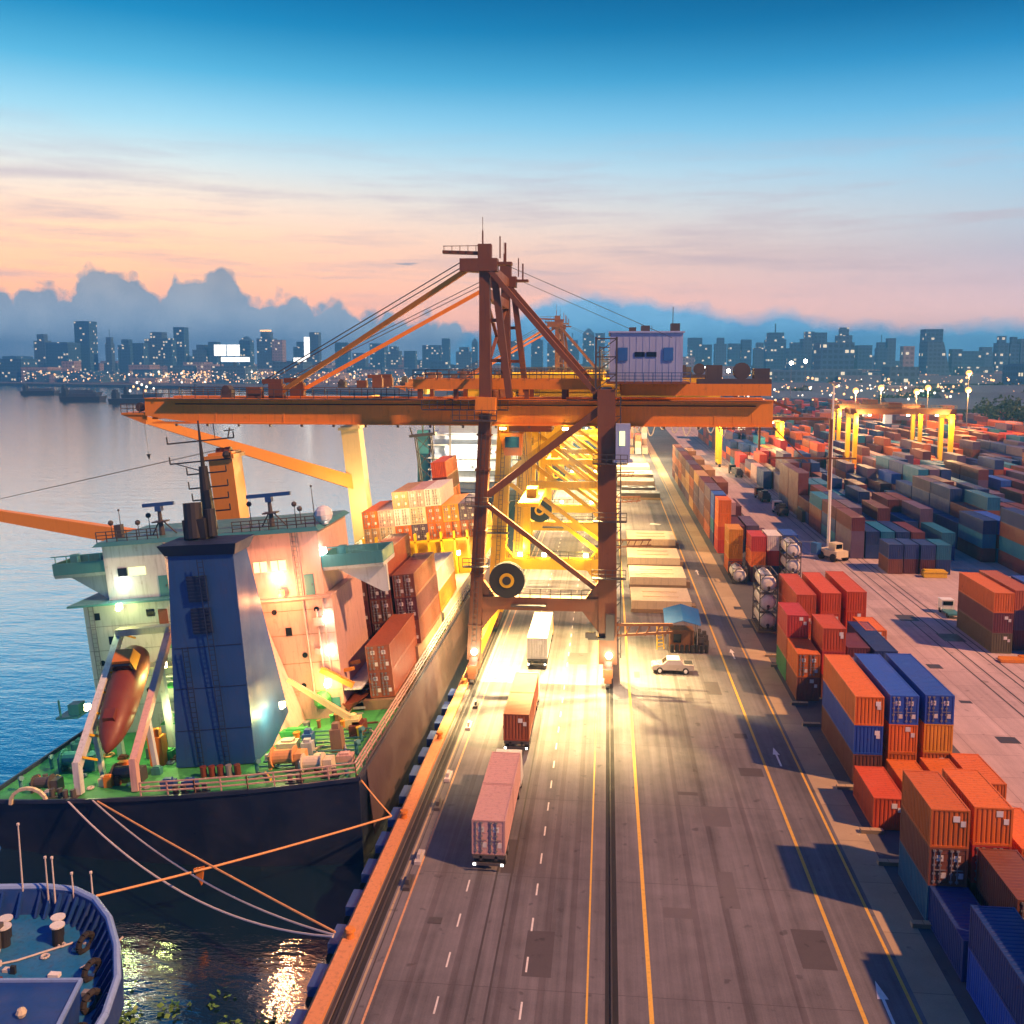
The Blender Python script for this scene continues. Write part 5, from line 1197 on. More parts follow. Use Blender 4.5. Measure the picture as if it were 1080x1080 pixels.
for j in range(len(rim)-1):
    for u in (0, .33, .66):
        a = Vector(i0[j]).lerp(Vector(i0[j+1]), u); b = Vector(i1[j]).lerp(Vector(i1[j+1]), u); MB().bar(a, b, .14, .3).build('bulwark_stay', 'tug_blue', tug)
dh = MB().hexa([(-46, 38, -2.5), (-29.6, 40, -2.5), (-30.6, 49.3, -2.5), (-46, 47.6, -2.5)], [(-46, 38, .5), (-28.2, 40, .5), (-30.4, 49.4, .5), (-46, 47.7, .5)])
do = dh.build('deckhouse', 'tug_blue', tug)
dr = MB()
for k in range(7): dr.bar((-44+k*2.1, 47.95+k*.23, -2.4), (-44+k*2.1, 47.95+k*.23, .4), .16)
dr.build('wall_rib', 'tug_blue', do)
MB().bar((-46, 47.75, .55), (-30.4, 49.45, .55), .2).bar((-30.4, 49.45, .55), (-28.2, 40, .55), .22).build('house_rail', 'tug_rim', do)
MB().ball((-32, 46.2, .75), .3, 8).build('house_lamp', 'hatch_cream', do)
for x, y in ((-37.1, 58.0), (-40.6, 57.5)):
    b = MB().tube((x, y, -2.5), (x, y, -1.2), .36, n=12).tube((x+.5, y-.9, -2.5), (x+.5, y-.9, -1.2), .36, n=12).build('tow_bitt', 'black_steel', tug)
    MB().tube((x, y, -1.2), (x, y, -1.1), .48, n=14).tube((x+.5, y-.9, -1.2), (x+.5, y-.9, -1.1), .48, n=14).build('bitt_cap', 'white_paint', b)
for j in (6, 7, 8, 9, 10):
    a = Vector(inset(1.7, -2.0)[j]); tr = MB()
    for k in range(10):
        a0, a1 = 2*math.pi*k/10, 2*math.pi*(k+1)/10
        tr.tube(a+Vector((.15*math.cos(a0), .62*math.cos(a0), .55*math.sin(a0))), a+Vector((.15*math.cos(a1), .62*math.cos(a1), .55*math.sin(a1))), .2, n=6)
    tr.build('tyre', 'black_rubber', tug)
for x, y, h in ((-39.2, 60.3, 3.4), (-38.7, 60.3, 3.4), (-37.4, 60.5, 2.2), (-35.9, 60.4, 2.4), (-41.3, 60.6, 5.6)):
    MB().tube((x, y, -1.6), (x-.1, y, -1.6+h), .07, .05, 6).ball((x-.1, y, -1.6+h), .13, 6).build('rail_post', 'rope_white', tug)
for pts in ([(-41, 53.5, -2.4), (-38.2, 55.0, -2.4), (-35.6, 57.2, -2.4)], [(-42, 55.5, -2.4), (-40, 55.9, -2.35), (-39.4, 54.6, -2.4), (-41.2, 54.3, -2.4)], [(-33.6, 54.6, -2.4), (-32.6, 56.0, -2.2), (-31.9, 57.0, -1.6)]):
    MB().path(pts, .07, 6).build('deck_rope', 'rope_white', tug)
MB().box(-38.9, -37.9, 52.6, 53.1, -2.49, -2.2).box(-41.4, -40.4, 53.0, 53.8, -2.49, -1.9).build('deck_box', 'boat_red', tug); MB().box(-35.2, -34.5, 53.6, 54.0, -2.49, -2.25).build('deck_cleat', 'white_paint', tug)

tg = random.Random(9)
MB().tube((-43, 55.2, -1.5), (-40.4, 55.8, -1.5), .7, n=14).box(-43.3, -43.0, 54.4, 56.2, -2.49, -.8).box(-40.4, -40.1, 54.9, 56.6, -2.49, -.8).build('tow_winch', 'dark_steel', tug)
for i in range(22):
    x = tg.uniform(-43, -31.5); y = tg.uniform(51, 58.6)
    if x > -33 and y > 55.5 or y > 58 + (-36-x)*.25: continue
    a = tg.uniform(.12, .4); h_ = tg.uniform(.15, .6); mt = tg.choice(['black_steel', 'grey_steel', 'tug_rim', 'boat_red', 'rope_white', 'tug_blue'])
    if i % 3 == 0: MB().box(x-a, x+a, y-a*.6, y+a*.6, -2.49, -2.5+h_).build('deck_fitting', mt, tug)
    elif i % 3 == 1: MB().tube((x, y, -2.5), (x, y, -2.5+h_), a*.6, n=10).build('deck_fitting', mt, tug)
    else:
        rc = MB()
        for q in range(12):
            a0, a1 = q*.5236, (q+1)*.5236; rc.tube((x+a*1.4*math.cos(a0), y+a*1.4*math.sin(a0), -2.4), (x+a*1.4*math.cos(a1), y+a*1.4*math.sin(a1), -2.4), .09, n=5)
        rc.build('rope_coil', 'rope_white', tug)
# floating weeds put in for lamp reflections by the quay wall
mb = MB(); wr = random.Random(3)
for i in range(1500):
    x = wr.uniform(-31, -17.4); y = 51.0+wr.gauss(0, 2.6)
    cl = math.sin(x*1.9+y*1.1)+math.sin(x*.7-y*1.7)
    if cl < .15 or y > 57.5: continue
    a = wr.uniform(0, 6.28); s = wr.uniform(.10, .26); dz = wr.uniform(.02, .3); tl = wr.uniform(-.12, .12)
    ca, sa = math.cos(a)*s, math.sin(a)*s
    mb.quad((x-ca, y-sa, -4.47+dz), (x+sa*.6, y-ca*.6, -4.47+dz+tl), (x+ca, y+sa, -4.47+dz), (x-sa*.6, y+ca*.6, -4.47+dz-tl))
tag(mb.build('reflection_flecks', 'reflection_green'), 'green water weeds for lamp reflections in dark water by quay wall', 'flecks', None, 'stuff')

# ------------------------------------------------------------------ yard mast, vehicles, gantries
t = thing('lamp_mast', 'tall slim pale lamp mast standing in the yard lane', 'lamp mast', (42.4, 184, 0))
MB().tube((0, 0, 0), (0, 0, 33.5), .34, .14, 12).build('pole', 'white_paint', t)
MB().box(-.9, .9, -.15, .15, 33.0, 33.3).box(-.15, .15, -.9, .9, 32.7, 33.0).box(-.8, .8, -.8, .8, 0, .5).build('lamp_head', 'grey_steel', t)
def yard_truck(x, y, label, cabm, loadm=None, L=9, rot=0.06):
    t = thing('yard_truck', label, 'truck', (x, y, 0.01), (0, 0, rot), 'dark trucks in the yard lane')
    MB().box(-1.1, 1.1, 0, L, .8, 1.1).box(-1.15, 1.15, 0, .2, 1.1, 2.0).build('trailer', 'dark_steel', t)
    MB().hexa([(-1.15, L+.3, .6), (1.15, L+.3, .6), (1.15, L+2.4, .6), (-1.15, L+2.4, .6)], [(-1.05, L+.4, 2.9), (1.05, L+.4, 2.9), (1.05, L+2.1, 2.9), (-1.05, L+2.1, 2.9)]).build('cab', cabm, t)
    MB().box(-.95, .95, L+.28, L+.36, 1.7, 2.6).build('rear_window', 'dark_glass', t)
    if loadm: MB().box(-1.0, 1.0, .6, L*.8, 1.11, 2.4).box(-.7, .7, 1.5, L*.5, 2.4, 2.9).build('load', loadm, t)
    for yy in (1.2, 2.5, L+1.2):
        for sx in (-.95, .95): MB().tube((sx-.18, yy, .48), (sx+.18, yy, .48), .48, n=12).build('wheel', 'black_rubber', t)
yard_truck(43.2, 312, 'dark flatbed truck farthest up the yard lane', 'black_steel', 'dark_steel', 12)
yard_truck(42.6, 256, 'dark loaded truck midway along the yard lane', 'boat_red', 'dark_steel', 8)
yard_truck(42.9, 232, 'dark truck nearest the lamp mast on yard lane', 'cab_white', 'black_steel', 6)
t = thing('reach_stacker', 'cream and blue yard vehicle at the foot of the lamp mast', 'vehicle', (42.6, 181.2, 0.01), (0, 0, .5))
MB().box(-1.4, 1.4, -2.6, 2.2, .8, 2.0).build('chassis', 'hatch_cream', t); MB().box(-1.0, .8, -1.8, 0, 2.0, 3.4).build('cab', 'hatch_cream', t); MB().box(-.8, .6, -1.86, -1.8, 2.4, 3.2).build('window', 'dark_glass', t)
MB().box(-2.6, -1.5, 1.4, 3.0, .9, 3.0).build('engine_box', 'cab_blue', t)
for sx in (-1.35, 1.35):
    for y in (-1.8, 1.5): MB().tube((sx-.3, y, .75), (sx+.3, y, .75), .75, n=14).build('wheel', 'black_rubber', t)
t = thing('pickup_cart', 'small white cart with teal flat bed beside the orange topped stack', 'vehicle', (50.3, 142.5, 0.01))
MB().box(-.9, .9, -3.0, 0, .5, .7).build('flat_bed', 'ship_teal', t); MB().box(-.9, .9, 0, 1.6, .5, 2.1).build('cab', 'white_paint', t); MB().box(-.7, .7, -.05, 0, 1.3, 1.9).build('window', 'dark_glass', t)
for sx in (-.8, .8):
    for y in (-2.3, .9): MB().tube((sx-.12, y, .36), (sx+.12, y, .36), .36, n=12).build('wheel', 'black_rubber', t)
tag(MB().box(-1.9, 1.9, -.8, .8, .05, 1.1).box(-1.7, 1.7, -.6, .6, 1.1, 1.3).box(-2.0, 2.0, -.9, -.8, .9, 1.12).build('yellow_skip', 'signal_yellow', None, (56.6, 167.6, 0.01)), 'yellow metal skip before the four blue topped containers', 'skip')
tag(MB().box(0, 3.6, 0, 1.1, .05, .4).box(.4, 3.0, 1.3, 2.0, .05, .3).box(3.0, 4.2, 1.5, 2.6, .05, .35).build('scrap_pile', 'vermilion' if 'vermilion' in MATS else 'boat_orange', None, (48.6, 119.0, 0.01)), 'low orange steel pieces lying before the orange topped stack', 'scrap')

def yard_gantry(x0, x1, y, zt, label, d=9):
    t = thing('yard_gantry', label, 'gantry crane', (x0, y, 0), group='yellow gantries over the yard')
    w = x1-x0
    for x in (0, w):
        for yy in (0, d): MB().bar((x, yy, 1.4), (x, yy, zt), 1.2, 1.4).build('leg', 'crane_yellow', t)
        MB().bar((x, -1, 1.6), (x, d+1, 1.6), 1.1, 1.0).bar((x, 0, zt-1), (x, d, zt-1), 1.0, 1.0).build('sill_beam', 'crane_yellow', t)
        for yy in (-.6, .8, d-.8, d+.6): MB().tube((x-.3, yy, .7), (x+.3, yy, .7), .7, n=12).build('wheel', 'black_rubber', t)
    for yy in (1, d-1): MB().bar((-1.5, yy, zt+.7), (w+1.5, yy, zt+.7), 1.0, 1.6).build('girder', 'crane_shade_brown', t)
    MB().box(w*.35, w*.35+4, 1, d-1, zt+1.6, zt+3.4).build('trolley', 'crane_shade_brown', t)
    MB().box(w*.3, w*.3+2.2, -.4, 1.6, zt-3, zt-.2).build('operator_cab', 'house_blue', t)
    railing([(-1.5, .4, zt+1.5), (w+1.5, .4, zt+1.5)], 1.1, 1.5, .06).build('railing', 'dark_steel', t)
    for x in (w*.15, w*.55, w*.85): MB().box(x-.4, x+.4, .1, .5, zt-.6, zt-.2).build('floodlight', 'lamp_yellow', t)
    for x in (1.5, w-1.5): point((x0+x, y-2, zt-2), (1, .62, .22), 11000, .4)
yard_gantry(76.5, 105, 302, 21.5, 'big yellow gantry over the far right containers with four legs')
yard_gantry(40.5, 62, 345, 16.5, 'smaller yellow gantry left of lamp mast over far containers')
yard_gantry(88, 118, 372, 20, 'yellow gantry standing behind the big right one')

# masts with orange lamps over the far yard
def far_lamp(px, py, y, label, mat='lamp_orange', pw=15000, c=(1, .45, .12)):
    x = (px-640.7)/1000*y*1.0; z = 36.5-(py-385)/1000*y
    t = thing('floodlight_mast', label, 'lamp mast', (x, y, 0), group='floodlight masts over the far yard')
    MB().tube((0, 0, 0), (0, 0, z), .25, .12, 8).build('pole', 'grey_steel', t); MB().ball((0, 0, z), (1.25 if pw else .8)*y/420, 12).build('lamp', mat, t)
    if pw: point((x, y-1.5, z-1), c, pw, .5)
for i, (px, py, y) in enumerate(((893, 411, 430), (918, 408, 470), (953, 412, 440), (964, 408, 480), (1003, 393, 520), (1003, 410, 420))):
    far_lamp(px, py, y, f'orange glowing floodlight mast over far right yard, {ORD[i]} from left', 'lamp_orange', 30000)
for i, (px, py, y) in enumerate(((742, 388, 620), (752, 388, 640), (765, 391, 660), (778, 390, 680), (828, 383, 800), (842, 381, 820))):
    far_lamp(px, py, y, f'white floodlight mast right of the machinery house, {ORD[i]} from left', 'lamp_white', 0)

# warehouses and trees past the yard
def warehouse(x, y, w, l, h, label, wm='warehouse_wall', rm='warehouse_roof'):
    t = thing('warehouse', label, 'warehouse', (x, y, 0), group='low sheds beyond the yard')
    MB().box(0, w, 0, l, 0, h).build('wall', wm, t)
    MB().hexa([(-1, -1, h), (w+1, -1, h), (w+1, l+1, h), (-1, l+1, h)], [(-1, l/2-.2, h+l*.16), (w+1, l/2-.2, h+l*.16), (w+1, l/2+.2, h+l*.16), (-1, l/2+.2, h+l*.16)]).build('roof', rm, t)
    for k in range(int(w//14)): MB().box(4+k*14, 9+k*14, -.12, -.01, 0, h*.7).build('door', 'dark_steel', t)
for i, (px, py, y, w, l, h, wm) in enumerate(((930, 436, 640, 130, 40, 8, 'warehouse_wall'), (985, 428, 720, 150, 50, 8, 'warehouse_wall'), (740, 408, 900, 160, 50, 12, 'warehouse_wall'), (880, 400, 1200, 220, 60, 14, 'warehouse_wall'), (600, 412, 860, 60, 40, 10, 'warehouse_wall'), (690, 404, 1150, 120, 60, 14, 'warehouse_wall'), (1010, 400, 1300, 260, 70, 14, 'warehouse_wall'), (800, 415, 800, 110, 36, 9, 'house_blue'), (1010, 418, 860, 150, 60, 9, 'warehouse_wall'))):
    warehouse((px-640)/1000*y, y, w, l, h, f'long low shed with grey pitched roof beyond the yard, {ORD[i]} of nine', wm)
def tree(x, y, h, r, label, seed):
    q = random.Random(seed)
    t = thing('broadleaf_tree', label, 'tree', (x, y, 0), group='dark trees beyond the yard')
    tk = MB().tube((0, 0, 0), (0, 0, h*.5), .5, .3, 8)
    for k in range(5):
        a = k*1.26; tk.tube((0, 0, h*(.3+.04*k)), (r*.6*math.cos(a), r*.6*math.sin(a), h*(.6+.05*k)), .22, .08, 6)
    tk.build('trunk', 'bark', t)
    cr = MB(); cl = [(q.gauss(0, r*.42), q.gauss(0, r*.42), h*q.uniform(.42, .92), r*q.uniform(.22, .42)) for _ in range(22)]
    for cx, cy, cz, rr in cl:
        for _ in range(34):
            d = Vector((q.gauss(0, 1), q.gauss(0, 1), q.gauss(0, .8))).normalized()*rr*q.uniform(.6, 1.05); s = r*q.uniform(.05, .10)
            p = Vector((cx, cy, cz))+d; n1 = Vector((q.gauss(0, 1), q.gauss(0, 1), q.gauss(0, 1))).normalized()*s; n2 = n1.cross(Vector((q.gauss(0, 1), q.gauss(0, 1), q.gauss(0, 1))).normalized()).normalized()*s
            cr.quad(p-n1, p-n2, p+n1, p+n2)
    cr.build('crown', 'leaf', t)
for i, (px, y, h, r) in enumerate(((1040, 560, 17, 12), (1062, 575, 14, 11), (1020, 590, 13, 10), (1078, 600, 16, 12), (960, 900, 16, 14), (1000, 920, 17, 15), (1030, 930, 18, 15), (1060, 940, 17, 14), (905, 980, 18, 15), (870, 1000, 17, 14), (925, 780, 14, 11), (1078, 760, 16, 14), (835, 900, 15, 13), (800, 1020, 16, 13), (700, 1100, 16, 14))):
    tree((px-640)/1000*y, y, h, r, f'dark rounded tree beyond the yard sheds, {["leftmost", "second", "third", "fourth", "fifth", "sixth", "seventh", "eighth", "ninth", "tenth", "eleventh", "twelfth", "thirteenth", "fourteenth", "rightmost"][i]} planted of fifteen', 40+i)

# ------------------------------------------------------------------ city across the river and behind the port
def tower(px, wpx, topy, dist, mat, label, style=0):
    dist *= .75
    x = (px-640)/1000*dist; w = wpx/1000*dist; z = 36.5+(385-topy)/1000*dist*1.0
    mb = MB()
    if style == 0: mb.box(-w/2, w/2, 0, w, 0, z)
    elif style == 1: mb.box(-w/2, w/2, 0, w, 0, z*.86).box(-w*.3, w*.3, w*.2, w*.8, z*.86, z)
    elif style == 2: mb.box(-w/2, w/2, 0, w, 0, z*.8).box(-w*.4, w*.4, w*.1, w*.9, z*.8, z*.93).bar((0, w/2, z*.93), (0, w/2, z*1.1), w*.06)
    elif style == 3: mb.hexa([(-w/2, 0, 0), (w/2, 0, 0), (w/2, w, 0), (-w/2, w, 0)], [(-w/2, 0, z), (w*.1, 0, z), (w*.1, w, z), (-w/2, w, z)])
    elif style == 4: mb.box(-w/2, w/2, 0, w, 0, z*.9).hexa([(-w/2, 0, z*.9), (w/2, 0, z*.9), (w/2, w, z*.9), (-w/2, w, z*.9)], [(-w*.1, w*.4, z), (w*.1, w*.4, z), (w*.1, w*.6, z), (-w*.1, w*.6, z)])
    o = mb.build('city_building', mat, None, (x, dist, 0))
    tag(o, label, 'building', 'city buildings on the skyline'); return o
spec = [  # px, width, top y, distance, style
 (14, 13, 351, 2900, 1), (34, 26, 360, 2800, 0), (64, 17, 337, 2900, 0), (94, 7, 351, 2900, 2), (112, 14, 357, 2800, 1), (128, 12, 361, 2700, 0), (147, 22, 349, 2900, 1), (162, 10, 356, 2800, 0), (175, 12, 344, 2900, 0), (198, 16, 363, 2900, 1), (213, 10, 360, 2900, 0),
 (249, 12, 354, 3100, 4), (271, 17, 349, 3000, 1), (285, 12, 358, 3000, 0), (310, 14, 360, 3200, 1), (326, 10, 350, 3200, 0), (356, 14, 361, 3300, 0), (395, 16, 362, 3400, 0), (412, 14, 365, 3300, 1), (453, 18, 364, 3400, 0), (469, 8, 357, 3400, 0), (488, 16, 366, 3400, 1), (500, 6, 357, 3400, 4), (430, 12, 370, 3000, 0), (375, 14, 372, 3000, 0),
 (545, 14, 360, 3300, 0), (566, 12, 352, 3300, 1), (585, 16, 362, 3000, 0), (603, 14, 356, 3300, 2), (620, 12, 347, 3300, 4), (632, 10, 352, 3300, 0), (730, 14, 357, 3000, 0), (742, 10, 364, 3100, 0), (756, 12, 357, 3000, 1), (770, 12, 363, 3000, 0), (782, 10, 359, 3000, 0), (796, 12, 362, 3000, 1),
 (812, 19, 348, 2800, 2), (832, 16, 362, 2600, 1), (846, 16, 351, 2700, 1), (856, 12, 352, 2500, 0), (873, 33, 362, 1700, 0), (880, 14, 347, 2600, 1), (900, 14, 365, 2600, 0), (917, 10, 359, 2700, 2), (926, 8, 358, 2700, 0), (943, 11, 366, 2000, 0), (967, 17, 349, 2300, 0), (974, 26, 362, 2200, 3), (990, 10, 369, 2300, 0),
 (1006, 22, 371, 2700, 0), (1020, 16, 367, 2900, 1), (1034, 11, 356, 2300, 1), (1045, 9, 357, 2300, 1), (1055, 9, 359, 2300, 0), (1072, 12, 347, 2500, 2), (1088, 20, 362, 2500, 0), (705, 12, 360, 3000, 0), (690, 14, 358, 3100, 2), (665, 16, 362, 3100, 0)]
hw = {0: 'plain slab', 1: 'stepped top', 2: 'slim spired', 3: 'slant sided', 4: 'pointed roof'}
for i, (px, w, ty, d, s) in enumerate(spec):
    side = 'left' if px < 500 else ('middle' if px < 720 else 'right')
    m_ = 'facade_pale' if i in (46, 13) else ('facade_haze_grey' if i % 3 == 0 else 'facade_haze_blue')
    tower(px, w, ty, d, m_, f'{hw[s]} building on the {side} skyline, number {i+1} counting from left', s)
lowr = random.Random(11)
mb = MB()
for i in range(520):
    px = lowr.uniform(-80, 1160); d = lowr.uniform(2200, 4200) if px < 480 else lowr.uniform(1300, 3600)
    d *= .75
    if px < 480: d = max(d, 1950-px*.8)
    x = (px-640)/1000*d; w = lowr.uniform(18, 70); h = lowr.uniform(10, 38)*(d/2300)+ (20 if lowr.random() < .15 else 0)
    mb.box(x-w/2, x+w/2, d, d+w, 0, h, lowr.randint(0, 2))
tag(mb.build('low_city_blocks', ['facade_haze_blue', 'facade_haze_grey', 'facade_pale']), 'mass of low city blocks along the whole horizon', 'city', None, 'stuff')
mb = MB()
for i in range(620):
    left = lowr.random() < .5
    px = lowr.uniform(-10, 500) if left else lowr.uniform(560, 1090)
    d = lowr.uniform(1750, 2050)-px*1.1 if left else lowr.uniform(700, 1800)
    z = lowr.uniform(4, 26); x = (px-640)/1000*d; r = d/1000*lowr.choice([.2, .3, .4, .5, .8])
    mb.ball((x, d, z), r, 6, lowr.choice([0, 0, 0, 0, 1]))
for (pc, sp_, d, n_) in ((185, 60, 1790, 150), (260, 40, 1800, 90), (40, 40, 1900, 50), (340, 60, 1700, 90), (440, 40, 1500, 60), (745, 22, 1000, 70), (800, 40, 1300, 90), (910, 60, 900, 70), (1000, 50, 1100, 40)):
    for i in range(int(n_*1.7)):
        px = lowr.gauss(pc, sp_*.55); dd = d*lowr.uniform(.93, 1.15); x = (px-640)/1000*dd
        mb.ball((x, dd, lowr.uniform(3, 24)), dd/1000*lowr.choice([.25, .35, .45, .6, .8, 1.3]), 6, lowr.choice([0, 0, 0, 1]))
for i in range(120):
    px = lowr.uniform(700, 1000); d = lowr.uniform(560, 900); x = (px-640)/1000*d; mb.ball((x, d, lowr.uniform(8, 22)), d/1000*lowr.choice([.6, .9, 1.3]), 6, lowr.choice([0, 0, 1]))
tag(mb.build('city_lights', ['city_warm', 'city_white']), 'countless small warm lamps glittering along the far shore', 'lights', None, 'stuff')
# lit hoardings on the far shore
for i, (px, py, w, h) in enumerate(((221, 369, 13, 12), (236, 369, 14, 12), (238, 379, 32, 5), (318, 366, 6, 22), (310, 382, 14, 10))):
    d = 1850; x = (px-640)/1000*d; z = 36.5-(py-385)/1000*d
    t = thing('lit_billboard', ['left white lit hoarding on far shore', 'right white lit hoarding on far shore', 'long low lit white panel under the hoardings', 'tall narrow lit white tower on the far shore', 'small lit block beside narrow lit tower'][i], 'billboard', (x, d, 0), group='lit hoardings on the far shore')
    MB().box(-w*d/2000, w*d/2000, 0, 2, z-h*d/2000, z+h*d/2000).build('panel', 'sign_white', t); MB().bar((0, 3, 0), (0, 3, z), 2.0).build('support', 'dark_steel', t)
t = MB().box(-12, 12, -1, 12, 0, 4).build('roof_sign', 'city_warm', None, ((272-640)/1000*2250, 2250, 36.5+.036*2250)); tag(t, 'warm lit band on top of a left skyline tower', 'sign')

# boats on the river
def barge(x, y, L, label, load=True, rot=0.0, light=False):
    t = thing('river_barge', label, 'boat', (x, y, -4.5), (0, 0, rot), 'barges on the river'); t.scale = (1, 1, 1.15)
    r0 = [(-L/2, -6, -1), (L*.42, -6, -1), (L/2, 0, -1), (L*.42, 6, -1), (-L/2, 6, -1)]; r1 = [(-L/2-1, -7, 4), (L*.44, -7, 4.6), (L/2+3, 0, 5.6), (L*.44, 7, 4.6), (-L/2-1, 7, 4)]
    MB().loft([r0, r1]).build('hull', 'barge_hull', t)
    if load: MB().hexa([(-L*.36, -5.5, 4.1), (L*.36, -5.5, 4.1), (L*.36, 5.5, 4.1), (-L*.36, 5.5, 4.1)], [(-L*.3, -3, 7.5), (L*.3, -3, 7.5), (L*.3, 3, 7.5), (-L*.3, 3, 7.5)]).build('cargo_cover', 'barge_hull', t)
    MB().box(-L*.47, -L*.38, -4, 4, 4.1, 10).box(-L*.46, -L*.4, -3, 3, 10, 12.5).build('wheelhouse', 'barge_hull', t)
    if light:
        for k in range(9): MB().ball((-L*.3+k*L*.075, -3+(k % 3)*2, 8+(k*37 % 5)*2.2), 1.6, 6).build('deck_lamp', 'city_warm' if k % 2 else 'city_white', t)
barge(-690, 1190, 52, 'dark barge left of the lit boat on the river', True, .1)
barge(-600, 1040, 50, 'dark low barge in front of its neighbour on river', True, .05)
barge(-575, 1130, 48, 'dark vessel with many deck lights on the river', False, 0, True)
barge(-505, 985, 62, 'long dark barge nearest on the river at left', False, .04)
barge(-790, 1260, 50, 'dark barge at left edge far across the river', True, .1)
barge(-560, 1290, 40, 'dark barge near far shore beside the hoardings', True, .2)

# ------------------------------------------------------------------ air
hz = MB().box(-5900, 5900, -180, 4800, -12, 158)
m, nt, b = nt_new('haze_air'); nt.nodes.remove(b)
pv = nt.nodes.new('ShaderNodeVolumePrincipled'); pv.inputs['Color'].default_value = (0.10, 0.52, 1.0, 1); pv.inputs['Density'].default_value = 0.00034; pv.inputs['Anisotropy'].default_value = 0.2
nt.links.new(pv.outputs[0], nt.nodes['Material Output'].inputs['Volume']); MATS['haze_air'] = m
USE_HAZE = True
if USE_HAZE: tag(hz.build('haze', 'haze_air'), None, None, None, 'stuff')

# ------------------------------------------------------------------ sky
w = bpy.data.worlds.new('World'); sc.world = w; w.use_nodes = True
nt = w.node_tree; bg = nt.nodes['Background']
tc = nt.nodes.new('ShaderNodeTexCoord'); sep = nt.nodes.new('ShaderNodeSeparateXYZ'); nt.links.new(tc.outputs['Generated'], sep.inputs[0])
X, Yc, Z = sep.outputs
hyp = math_(nt, 'SQRT', math_(nt, 'ADD', math_(nt, 'MULTIPLY', X, X), math_(nt, 'MULTIPLY', Yc, Yc)))
tel = math_(nt, 'DIVIDE', Z, math_(nt, 'MAXIMUM', hyp, .001))               # tangent of elevation
az = math_(nt, 'ARCTAN2', X, Yc)                                            # 0 along the quay, negative to the left
def srgb(r, g, b_):
    f = lambda u: ((u/255+.055)/1.055)**2.4 if u > 10 else u/255/12.92
    return (f(r), f(g), f(b_))
el = math_(nt, 'DIVIDE', tel, .4, True)
def P(py): return max(0, min(1, (385-py)/400))
left = ramp(nt, el, [(P(385), srgb(252, 178, 150)), (P(325), srgb(253, 186, 150)), (P(295), srgb(250, 196, 162)), (P(255), srgb(246, 208, 182)), (P(225), srgb(232, 214, 202)), (P(190), srgb(205, 216, 222)), (P(150), srgb(160, 206, 228)), (P(100), srgb(95, 176, 215)), (P(50), srgb(38, 142, 192)), (P(0), srgb(8, 112, 168))])
right = ramp(nt, el, [(P(385), srgb(212, 182, 190)), (P(335), srgb(212, 186, 196)), (P(310), srgb(188, 176, 198)), (P(280), srgb(166, 172, 200)), (P(240), srgb(160, 186, 214)), (P(190), srgb(134, 184, 218)), (P(140), srgb(84, 160, 206)), (P(90), srgb(32, 128, 182)), (P(45), srgb(4, 100, 152)), (P(0), srgb(0, 82, 128))])
amix = nt.nodes.new('ShaderNodeMapRange'); amix.inputs['From Min'].default_value = -.45; amix.inputs['From Max'].default_value = .42; nt.links.new(az, amix.inputs['Value'])
am = nt.nodes.new('ShaderNodeMath'); am.operation = 'SMOOTH_MIN'; 
sky = mixc(nt, amix.outputs[0], left, right)
# behind the camera and overhead: deep blue
up_ = nt.nodes.new('ShaderNodeMapRange'); up_.inputs['From Min'].default_value = .40; up_.inputs['From Max'].default_value = 1.6; nt.links.new(tel, up_.inputs['Value'])
sky = mixc(nt, up_.outputs[0], sky, srgb(6, 74, 160))
bk = nt.nodes.new('ShaderNodeMapRange'); bk.inputs['From Min'].default_value = .1; bk.inputs['From Max'].default_value = -.5; nt.links.new(Yc, bk.inputs['Value'])
sky = mixc(nt, bk.outputs[0], sky, srgb(24, 76, 160))
# high thin streaks
cmb = nt.nodes.new('ShaderNodeCombineXYZ'); nt.links.new(math_(nt, 'MULTIPLY', az, 3.0), cmb.inputs[0]); nt.links.new(math_(nt, 'MULTIPLY', tel, 34.0), cmb.inputs[1])
stn = noise(nt, cmb.outputs[0], 1.6, 5, .62, True)
stm = ramp(nt, stn, [(.46, 0), (.75, 1)])
band = ramp(nt, el, [(P(340), 0), (P(300), .9), (P(215), .7), (P(140), 0)])
sky = mixc(nt, math_(nt, 'MULTIPLY', math_(nt, 'MULTIPLY', stm, band), .8), sky, srgb(170, 160, 180))
